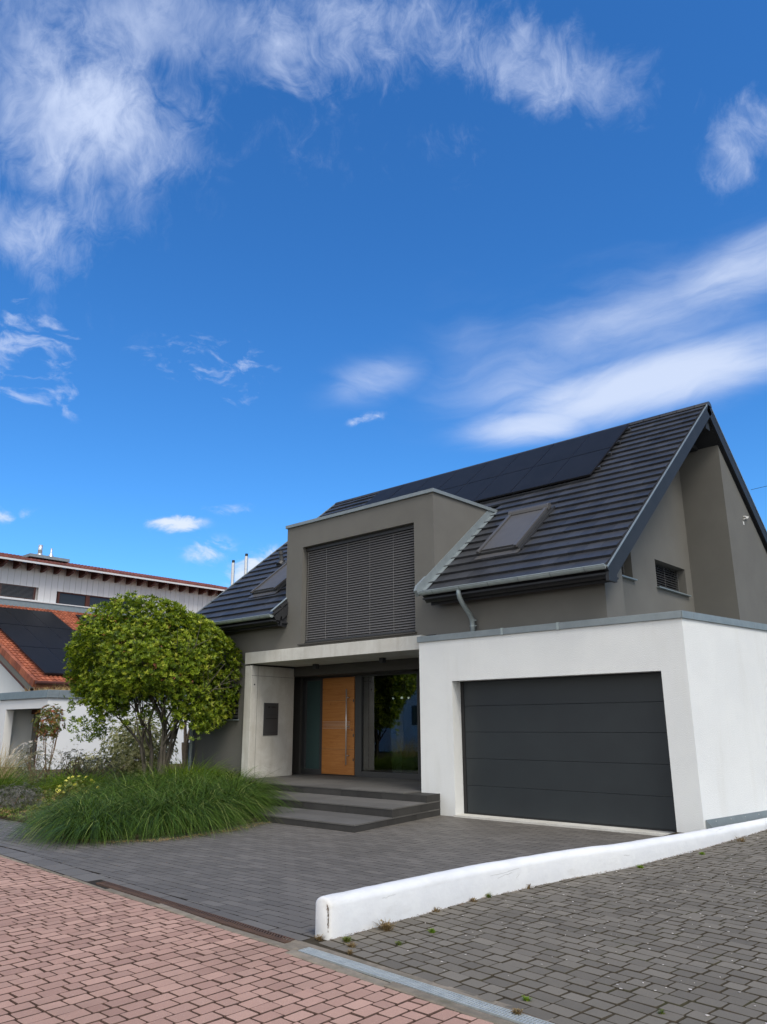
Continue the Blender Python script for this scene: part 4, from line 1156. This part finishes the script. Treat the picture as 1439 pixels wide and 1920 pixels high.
# ------------------------------------------------------------ vegetation
def whorl(b, p, out, L, wd, n, a0, rnd, cup=.55):
    out = out.normalized(); x = out.orthogonal().normalized(); y = out.cross(x)
    ph = rnd.uniform(0, 6.28)
    for i in range(n):
        an = ph+i*2.4; e = (x*math.cos(an)+y*math.sin(an)); t = rnd.uniform(cup*.5, cup*1.5)
        d_ = (e+out*t).normalized(); l = L*rnd.uniform(.7, 1.15); s = d_.cross(out).normalized()*wd*.5*rnd.uniform(.8, 1.2)
        nn = s.cross(d_).normalized()*(wd*.18)
        r0 = p+d_*.008; m1 = p+d_*l*.5-out*l*.04; tp = p+d_*l-out*l*.05
        a = min(1, max(0, a0+rnd.gauss(0, .13)))
        b.mesh([r0, m1-s+nn, m1+s+nn, tp, m1], [(0, 4, 1), (0, 2, 4), (4, 3, 1), (4, 2, 3)], a)
# --- multi-stemmed tree
TB = Vector((-16.05, 10.08, .05)); CT = Vector((-16.34, 9.90, 2.86))
fwd = Vector((-.6479, .7138, 0)).normalized(); rgt = Vector((.7396, .6730, 0)).normalized()
random.seed(33); rnd = random.Random(33)
TR = root('multi_stem_tree', TB, 'round clipped evergreen tree with several grey stems rising from the dark grass', 'tree')
trunk = MB(); tips = []
def limb(p, d_, L, r, depth):
    pts = [p.copy()]; rr = [r]; n = 5
    q = p.copy(); dd = d_.normalized()
    for i in range(n):
        dd = (dd+Vector((rnd.gauss(0, .10), rnd.gauss(0, .10), .05))).normalized(); q = q+dd*L/n; pts.append(q.copy()); rr.append(r*(1-.5*(i+1)/n))
    trunk.tube(pts, rr, 8 if depth < 2 else 5, False)
    if depth >= 3: tips.append((q, dd)); return
    k = 3 if depth < 2 else 3
    for j in range(k):
        st = pts[-1] if j == 0 else pts[rnd.randint(3, n)]
        an = rnd.uniform(0, 6.28); tilt = rnd.uniform(.35, .85)
        o_ = dd.orthogonal().normalized(); o2 = dd.cross(o_)
        nd = (dd+(o_*math.cos(an)+o2*math.sin(an))*tilt).normalized()
        limb(st, nd, L*rnd.uniform(.55, .75), r*.52, depth+1)
stems = [(-.50, .85), (-.20, 1.2), (.02, 1.3), (.16, 1.3), (.34, 1.15), (-.06, 1.1), (.28, .9)]
for i, (lx, st) in enumerate(stems):
    base = TB+rgt*(lx*.28)+fwd*rnd.uniform(-.12, .12)
    limb(base, rgt*lx*1.0+fwd*rnd.uniform(-.22, .22)+Vector((0, 0, 1.0)), 1.36*st, rnd.uniform(.045, .064), 0)
part(trunk, 'trunk', M['bark'], TR, smooth=True)
crown = MB()
RX, RY, RZ = 1.95, 1.42, 1.64
cnt = 0
lump = [(Vector((rnd.gauss(0, 1), rnd.gauss(0, 1), rnd.gauss(0, 1))).normalized(), rnd.uniform(-.17, .12)) for _ in range(80)]
def lumpr(v): 
    s = 1
    for l, a in lump:
        dd = v.dot(l)
        if dd > .86: s += a*(dd-.86)/.14
    return s
while cnt < 10400:
    v = Vector((rnd.gauss(0, 1), rnd.gauss(0, 1), rnd.gauss(0, 1))).normalized()
    hr0 = abs(v.dot(rgt))
    if v.z < (-.62 if hr0 < .45 else -.80): continue
    shell = cnt < 7200
    r = rnd.uniform(.86, 1.02) if shell else rnd.uniform(.45, .88)
    r *= lumpr(v)
    hr = v.dot(rgt)
    zz = v.z*RZ*r*(1.0 if v.z > 0 else 1.08)
    if v.z < -.15:
        # ragged skirt, open under the middle
        if abs(hr) < .45 and v.z < -.5 and rnd.random() < .45: continue
        if rnd.random() < .18*abs(v.z): continue
    p = CT+rgt*(hr*RX*r)+fwd*(v.dot(fwd)*RY*r)+Vector((0, 0, zz))
    if hr > .75 and v.z < 0: p += rgt*.05+Vector((0, 0, -.02))
    out = (v*.8+Vector((0, 0, .75))+Vector((rnd.gauss(0, .35), rnd.gauss(0, .35), rnd.gauss(0, .25)))).normalized()
    whorl(crown, p, out, rnd.uniform(.075, .13), .032, rnd.randint(6, 9), rnd.choice([.12, .3, .45, .55, .7, .85])-(.12 if not shell else 0), rnd, .95)
    cnt += 1
# hanging sprays at the lower edge
for lx, lz, n_ in ((-1.22, -1.12, 26), (-.95, -1.25, 26), (1.25, -1.0, 30), (1.05, -1.12, 22), (-1.42, -.75, 26), (.55, -.95, 20), (-.62, -1.1, 16), (1.15, -1.30, 8), (-1.30, -1.38, 8), (-.35, -1.02, 22), (.1, -.98, 22), (-.8, -1.0, 24), (.8, -1.0, 24), (.4, -1.12, 12), (-.15, -1.15, 10), (-1.1, -1.3, 20), (-.75, -1.38, 8), (1.2, -1.15, 20)):
    c = CT+rgt*lx*1.15+fwd*rnd.uniform(-.7, .3)+Vector((0, 0, lz*1.1))
    for i in range(n_):
        p = c+Vector((rnd.gauss(0, .13), rnd.gauss(0, .13), rnd.gauss(0, .10)))
        whorl(crown, p, Vector((rnd.gauss(0, .5), rnd.gauss(0, .5), .4)), rnd.uniform(.075, .12), .03, 7, rnd.choice([.15, .35, .5, .7]), rnd)
part(crown, 'crown', M['leaf'], TR)

def inpoly(x, y, P):
    c = False; j = len(P)-1
    for i in range(len(P)):
        if (P[i][1] > y) != (P[j][1] > y) and x < (P[j][0]-P[i][0])*(y-P[i][1])/(P[j][1]-P[i][1])+P[i][0]: c = not c
        j = i
    return c
# --- dark arching grass mound
GP = [(-12.25, 6.25), (-11.6, 5.85), (-10.8, 5.75), (-10.6, 6.3), (-10.8, 7.6), (-11.3, 8.7), (-12.1, 9.6), (-13.6, 10.7), (-14.6, 11.2), (-15.8, 10.6), (-15.6, 9.2), (-14.6, 7.9), (-13.2, 7.0)]
rnd = random.Random(71)
# tussock centres, so that the mass breaks into overlapping fountains
cent = []
gyy = 5.8
while gyy < 11.4:
    gxx = -16.1+(.17 if int(gyy*100) % 2 else 0)
    while gxx < -10.2:
        x, y = gxx+rnd.uniform(-.11, .11), gyy+rnd.uniform(-.11, .11)
        if inpoly(x, y, GP): cent.append((x, y, rnd.uniform(.78, 1.08), rnd.uniform(-.16, .16)))
        gxx += .37
    gyy += .34
b = MB()
for cx, cy, sc_, tone in cent:
    for i in range(330):
        a = rnd.uniform(0, 2*math.pi); r = .24*math.sqrt(rnd.random())
        p = Vector((cx+r*math.cos(a), cy+r*math.sin(a), .05))
        dr = Vector((math.cos(a), math.sin(a), 0))*(.16+r*1.8)+Vector((rnd.gauss((cx+12.9)*.13, .22), rnd.gauss((cy-8.6)*.11, .22), 0))
        blade(b, p, dr, rnd.uniform(.6, 1.1)*sc_*(1.16+.26*min(1, max(0, (cy-6.6)/1.6))-.30*min(1, max(0, (-11.9-cx)/1.6))*(cy < 8.2)), rnd.choice([.006, .008, .012]), rnd.uniform(.9, 1.9), 5, min(1, max(0, .45+tone+rnd.gauss(0, .26))), rnd)
o = b.build('grass_mound', M['grass_dark']); o['kind'] = 'stuff'; tag(o, 'dark green arching ornamental grass covering the bed under the round tree', 'grass')

# --- other plants
def clump(name, label, cat, x, y, r, n, L, wd, lean, m, seed, group=None, z=.05, extra=None):
    b = MB(); blades(b, x, y, z, r, r, n, L, wd, lean, .9, 4, seed)
    if extra is None:
        o = b.build(name, m); return tag(o, label, cat, group)
    rt = root(name, (x, y, 0), label, cat, group); part(b, 'leaves', m, rt); extra(rt); return rt
clump('lime_grass', 'bright lime green grass clump against the grey wall left of the concrete frame', 'grass', -15.6, 10.6, .62, 2800, 1.12, .013, .75, M['grass_lime'], 3)
clump('lime_grass', 'lime green grass clump just right of the pale bare trunk', 'grass', -16.6, 10.9, .38, 900, .62, .012, .75, M['grass_lime'], 4)
def plume(rt):
    b = MB(); r_ = random.Random(6)
    for i in range(190):
        a = r_.uniform(0, 6.28); q = .42*math.sqrt(r_.random()); p = Vector((-17.35+q*math.cos(a), 7.05+q*math.sin(a), .5))
        blade(b, p, Vector((math.cos(a)*q*1.2+r_.gauss(.1, .2), math.sin(a)*q*1.2+r_.gauss(0, .2), 0)), r_.uniform(.6, .95), .009, .35, 4, r_.random(), r_)
    part(b, 'plumes', M['plume'], rt)
clump('plumed_grass', 'tall green grass with straw-coloured plumes at the left edge of the photo', 'grass', -17.35, 7.05, .42, 1500, 1.05, .013, .6, M['grass_tall'], 5, extra=plume)

def bush(name, label, cat, c, rx, ry, rz, n, L, wd, m, seed, group=None, stemm='twig', flowers=None, stems=7, ragged=.2, nl=(5, 8), base=None, tone=(.2, .8)):
    rnd = random.Random(seed); c = Vector(c); base = Vector(base) if base else Vector((c.x, c.y, .03))
    rt = root(name, base, label, cat, group)
    b = MB()
    for i in range(stems):
        v = Vector((rnd.gauss(0, .6), rnd.gauss(0, .6), rnd.uniform(-.2, .8))); e = c+Vector((v.x*rx*.7, v.y*ry*.7, v.z*rz))
        mid = base.lerp(e, .5)+Vector((rnd.gauss(0, .04), rnd.gauss(0, .04), 0)); b.tube([base+Vector((rnd.gauss(0, .04), rnd.gauss(0, .04), 0)), mid, e], [.014, .010, .004], 5, False)
    part(b, 'stem', M[stemm], rt)
    b = MB(); f = MB()
    for i in range(n):
        v = Vector((rnd.gauss(0, 1), rnd.gauss(0, 1), rnd.gauss(0, 1))).normalized(); r = rnd.uniform(.5, 1.0)*(1+rnd.gauss(0, ragged*.4))
        p = c+Vector((v.x*rx*r, v.y*ry*r, v.z*rz*r))
        if p.z < .04: p.z = rnd.uniform(.04, .2)
        whorl(b, p, v+Vector((0, 0, .5)), L*rnd.uniform(.7, 1.2), wd, rnd.randint(*nl), rnd.uniform(*tone), rnd)
        if flowers and rnd.random() < flowers[1] and v.z > -.1:
            q = c+Vector((v.x*rx, v.y*ry, v.z*rz))*1.08
            whorl(f, q, Vector((rnd.gauss(0, .5), rnd.gauss(-.4, .5), .6)), flowers[2], flowers[2]*.8, 5, rnd.random(), rnd, .2)
    part(b, 'foliage', m, rt)
    if flowers: part(f, 'blossom', flowers[0], rt)
    return rt
bush('variegated_shrub', 'cream and green variegated shrub behind the tree stems', 'shrub', (-19.55, 11.6, .78), 1.25, .9, 1.05, 2400, .085, .038, M['varieg'], 11)
bush('variegated_shrub', 'small low variegated shrub left of the larger cream one', 'shrub', (-20.4, 10.7, .45), .7, .6, .42, 420, .075, .03, M['varieg'], 12)
bush('red_tipped_shrub', 'slender shrub with red-tipped leaves in front of the neighbour doorway', 'shrub', (-21.35, 9.95, 1.62), .42, .40, .50, 300, .10, .034, M['photinia'], 13, base=(-21.3, 10.0, .03), tone=(.25, .95))
bush('flowering_perennial', 'tall loose plant dotted with tiny white flowers beside the plumed grass', 'plant', (-18.7, 8.45, .62), .62, .55, .55, 330, .06, .018, M['greygreen'], 14, flowers=(M['petal_white'], .9, .030), stems=26)
bush('flowering_perennial', 'short dark-stemmed plant with pinkish seed heads before the white garage wall', 'plant', (-18.9, 9.5, .65), .40, .40, .42, 170, .06, .02, M['greygreen'], 15, flowers=(M['petal_white'], .5, .026), stems=14, tone=(.1, .5))
bush('lavender', 'grey-mauve lavender cushion at the left edge beside the paving', 'plant', (-15.6, 6.75, .22), .75, .5, .26, 900, .06, .009, M['lavender'], 16, stems=4)
bush('yellow_flowers', 'low plant with lemon yellow flowers beside the dark grass', 'plant', (-15.35, 7.85, .32), .38, .35, .24, 300, .06, .02, M['cover'], 17, flowers=(M['petal_yellow'], .16, .035), stems=4)
bush('arching_perennial', 'thin arching grey-green plant between the yellow flowers and the variegated shrub', 'plant', (-18.4, 9.9, .55), .55, .5, .38, 260, .07, .016, M['greygreen'], 18, stems=16)
clump('lime_grass', 'yellow-green striped grass in front of the white garage wall', 'grass', -17.9, 9.35, .55, 1500, .80, .018, .9, M['grass_lime'], 7)
clump('lime_grass', 'yellow-green striped grass left of the arching plant', 'grass', -18.8, 9.1, .5, 1200, .75, .018, .9, M['grass_lime'], 8)
# pale leafless small tree
SP = root('pollarded_tree', (-18.4, 12.35, 0), 'small pale-barked pollarded tree behind the round tree', 'tree')
b = MB(); rnd = random.Random(44); B0 = Vector((-18.4, 12.35, .02))
b.tube([B0, B0+Vector((.03, 0, .5)), B0+Vector((-.01, 0, .95)), B0+Vector((.0, 0, 1.08))], [.085, .075, .10, .11], 10, False)
for dx, dy, dz in ((-.22, .05, .9), (.02, -.1, 1.0), (.22, .05, .85), (.10, .15, .7)):
    q = B0+Vector((0, 0, 1.03)); m_ = q+Vector((dx*.5, dy*.5, dz*.4)); e = q+Vector((dx, dy, dz))
    b.tube([q, m_, e], [.055, .04, .025], 7, False)
    for k_ in range(4): b.tube([m_.lerp(e, .3+.2*k_), m_.lerp(e, .3+.2*k_)+Vector((rnd.gauss(0, .2), rnd.gauss(0, .2), rnd.uniform(.1, .4)))], [.012, .004], 5, False)
part(b, 'trunk', M['bark_pale'], SP, smooth=True)
b = MB()
for i in range(90):
    v = Vector((rnd.gauss(0, .3), rnd.gauss(0, .3), rnd.uniform(.75, 1.5))); whorl(b, B0+Vector((0, 0, 1.0))+v, Vector((v.x, v.y, 1)), .08, .03, 5, rnd.uniform(.2, .6), rnd)
part(b, 'crown', M['leaf'], SP)

# ground cover in the bed
b = MB(); rnd = random.Random(19)
CP = [(-12.3, 5.85), (-15, 6.1), (-26, 5.8), (-27.9, 12.8), (-27.9, 19), (-17.3, 19), (-17.2, 11.4), (-15.5, 11.4), (-14.3, 9.5), (-13.1, 7)]
n = 0
while n < 5200:
    x = rnd.uniform(-22, -12.2) if rnd.random() < .8 else rnd.uniform(-28, -12.2); y = rnd.uniform(5.8, 12) if rnd.random() < .8 else rnd.uniform(5.8, 19)
    if not inpoly(x, y, CP): continue
    h = .05+.16*rnd.random()*min(1, max(.15, (y-6)/2)); whorl(b, Vector((x, y, h)), Vector((rnd.gauss(0, .4), rnd.gauss(0, .4), 1)), .07, .03, 5, rnd.random() if rnd.random() < .8 else rnd.uniform(.85, 1), rnd); n += 1
for i in range(6500):
    x = rnd.uniform(-24, -12.2); y = rnd.uniform(6.0, 13)
    if inpoly(x, y, CP): blade(b, Vector((x, y, .04)), Vector((rnd.gauss(0, .5), rnd.gauss(0, .5), 0)), rnd.uniform(.12, .42), .008, .7, 3, rnd.random()*.8, rnd)
o = b.build('ground_cover', M['cover']); o['kind'] = 'stuff'; tag(o, 'mixed low green ground cover filling the left planting bed', 'ground cover')

# dead thatch along the edge of the mound, leaf litter on the paving
b = MB(); rnd = random.Random(29)
edge = [(-12.7, 5.98), (-11.6, 5.78), (-10.5, 5.78), (-10.05, 6.5), (-10.15, 7.7), (-10.55, 8.7)]
for (x0, y0), (x1, y1) in zip(edge, edge[1:]):
    for i in range(170):
        t_ = rnd.random(); p = Vector((x0+(x1-x0)*t_+rnd.gauss(0, .06), y0+(y1-y0)*t_+rnd.gauss(0, .06), .008)); an = rnd.uniform(0, 6.28); L = rnd.uniform(.03, .12)
        d_ = Vector((math.cos(an), math.sin(an), rnd.uniform(0, .2)))*L; s = Vector((-math.sin(an), math.cos(an), 0))*.003
        b.face([p-s, p+s, p+d_+s, p+d_-s], rnd.random())
o = b.build('dry_litter', M['dry']); o['kind'] = 'stuff'; tag(o, 'dry blades and litter along the edge of the dark grass', 'litter')

# weeds at the foot of the wall and in the joints
def weed(x, y, h, n, m, lab, seed, cat='weed', wd=.006):
    rnd = random.Random(seed); b = MB(); z = gz(y)
    for i in range(n):
        a = rnd.uniform(0, 6.28); r = rnd.random()*h*.6
        blade(b, Vector((x+r*math.cos(a), y+r*math.sin(a)*.7, z-.004)), Vector((math.cos(a)*.9, math.sin(a)*.9, 0))*rnd.random(), h*rnd.uniform(.4, 1.1), wd, .5, 3, rnd.random(), rnd)
    for i in range(n//3):
        a = rnd.uniform(0, 6.28); r = rnd.random()*h*.7
        whorl(b, Vector((x+r*math.cos(a), y+r*math.sin(a)*.7, z+h*.5*rnd.random())), Vector((0, 0, 1)), h*.22+.006, h*.1+.004, 4, rnd.random(), rnd)
    o = b.build('weed', m); tag(o, lab, cat, 'weeds along the low wall and in the paving')
weed(-4.46, 4.92, .10, 90, M['weed_dry'], 'largest dry brown weed tuft at the foot of the white wall', 1)
weed(-4.47, 4.50, .05, 90, M['cover'], 'green moss tuft at the near corner of the white wall', 2)
weed(-4.34, 4.42, .05, 60, M['weed_dry'], 'straw tuft just right of the green moss by the wall corner', 3)
weed(-4.24, 4.30, .035, 50, M['weed_dry'], 'straw tuft at the edge of the galvanised grate below the wall corner', 4)
weed(-4.52, 5.62, .055, 30, M['weed_dry'], 'thin brown weed against the wall, second from the near end', 5)
weed(-4.49, 6.12, .05, 45, M['weed_dry'], 'spreading brown weed against the middle of the white wall', 6)
weed(-4.49, 6.35, .055, 45, M['cover'], 'greenish weed against the middle of the white wall', 7)
weed(-4.42, 6.9, .06, 30, M['weed_dry'], 'thin upright brown stalks against the wall beyond the middle', 8)
weed(-4.02, 8.52, .045, 90, M['grass_lime'], 'bright green moss patch where the wall bends', 9)
weed(-3.82, 9.75, .045, 80, M['grass_lime'], 'bright green moss patch farther up the wall', 10)
weed(-3.80, 11.0, .09, 40, M['weed_dry'], 'brown weed at the far end of the wall', 11)
weed(-4.14, 5.09, .04, 60, M['grass_lime'], 'small round green moss cushion in the yard joints', 12)
weed(-4.12, 4.68, .035, 50, M['cover'], 'olive moss tuft in the joint right of the wall end', 13)
weed(-2.80, 4.30, .035, 50, M['grass_lime'], 'green tuft beside the grate at the bottom of the photo', 14)
weed(-2.72, 4.08, .04, 60, M['weed_dry'], 'straw tuft beside the grate at the bottom of the photo', 15)
weed(-2.12, 4.60, .03, 40, M['cover'], 'small olive tuft in the yard blocks at bottom right', 16)
weed(-4.66, 4.40, .05, 40, M['weed_dry'], 'reddish dry weed on the street side of the wall end', 17)
# moss and grit lines in joints along the wall foot
b = MB(); rnd = random.Random(61)
for i in range(700):
    y = rnd.uniform(4.42, 13); x = kerb_x(y)+abs(rnd.gauss(0, .018)); z = gz(y)
    whorl(b, Vector((x, y, z+rnd.uniform(0, .008))), Vector((rnd.gauss(0, .5), rnd.gauss(0, .5), 1)), rnd.uniform(.004, .010), .005, 4, rnd.random(), rnd)
o = b.build('wall_foot_debris', M['twig']); o['kind'] = 'stuff'; tag(o, 'brown debris and seedlings collected along the foot of the low wall', 'debris')
b = MB()
for i in range(520):
    x = rnd.uniform(-4.4, 0); y = rnd.uniform(4.4, 12)
    if x < kerb_x(y)+.05: continue
    s = rnd.uniform(.004, .012); a = rnd.uniform(0, 6.28); z = gz(y)+.0045
    k = 6; b.face([(x+s*rnd.uniform(.6, 1.2)*math.cos(a+j*6.28/k), y+s*.8*math.sin(a+j*6.28/k), z+rnd.uniform(0, .003)) for j in range(k)], rnd.random())
o = b.build('fallen_petals', M['petal_white']); o['kind'] = 'stuff'; tag(o, 'tiny white petals scattered over the grey yard blocks', 'petals')
b = MB()
for i in range(60):
    x = rnd.uniform(-13.5, -8); y = rnd.uniform(4.5, 6.2); s = rnd.uniform(.006, .016); a = rnd.uniform(0, 6.28)
    if inpoly(x, y, GP): continue
    b.face([(x+s*math.cos(a+j*1.57), y+s*.6*math.sin(a+j*1.57), .004+rnd.uniform(0, .006)) for j in range(4)], rnd.random())
o = b.build('fallen_leaves', M['twig']); o['kind'] = 'stuff'; tag(o, 'a few dark fallen leaves on the driveway before the grass', 'leaves')

# ------------------------------------------------------------ across the street (mirrored in the entrance window)
OP = root('house_opposite', (-36, -12, 0), 'white house across the street, seen only as a reflection in the entrance window', 'house')
b = MB(); b.box(-48, -31.0, -16, -8.0, 0, 7.5); b.box(-31.0, -24, -16, -8.6, 0, 7.5); part(b, 'wall', M['white_n'], OP)
for x0, x1, z0, z1, yv in ((-33.3, -32.1, 3.9, 5.2, -8.0), (-32.25, -31.6, 1.5, 2.6, -8.0), (-30.3, -28.9, 1.5, 2.6, -8.6), (-30.2, -28.9, 3.8, 5.2, -8.6), (-38, -36.5, 3.9, 5.2, -8.0)):
    b = MB(); b.box(x0, x1, yv+.002, yv+.05, z0, z1); f_ = part(b, 'window', M['anth_frame'], OP)
    b = MB(); b.box(x0+.1, x1-.1, yv+.051, yv+.056, z0+.1, z1-.1); sub(b, 'pane', M['glass_dark'], f_)
b = MB(); b.prism([(-49, -17, 7.5), (-49, -7, 7.5), (-49, -12, 11)], (26, 0, 0)); part(b, 'roof', M['red_tile'], OP)
# parked car across the street
CR = root('parked_car', (-21, -4.5, 0), 'dark estate car across the street, seen only as a reflection in the entrance window', 'car')
b = MB(); prof = [(-2.2, .35), (-2.2, .85), (-1.9, 1.0), (-1.1, 1.05), (-.4, 1.45), (.9, 1.48), (1.8, 1.35), (2.15, 1.0), (2.2, .4)]
b.prism([(-21+a, -3.7, z) for a, z in prof], (0, -1.75, 0)); part(b, 'body', M['car'], CR, bevel=.06)
b = MB(); b.prism([(-21+a, -3.694, z) for a, z in ((-.95, 1.04), (-.35, 1.38), (.85, 1.41), (1.6, 1.30), (1.8, 1.04))], (0, .004, 0)); part(b, 'window', M['glass_dark'], CR)
for x in (-1.35, 1.35):
    for y in (-3.72, -5.25):
        b = MB(); b.tube([(-21+x, y, .33), (-21+x, y-.2+.2, .33), (-21+x, y-.2, .33)], .33, 18); part(b, 'wheel', M['tyre'], CR)
rnd = random.Random(90)
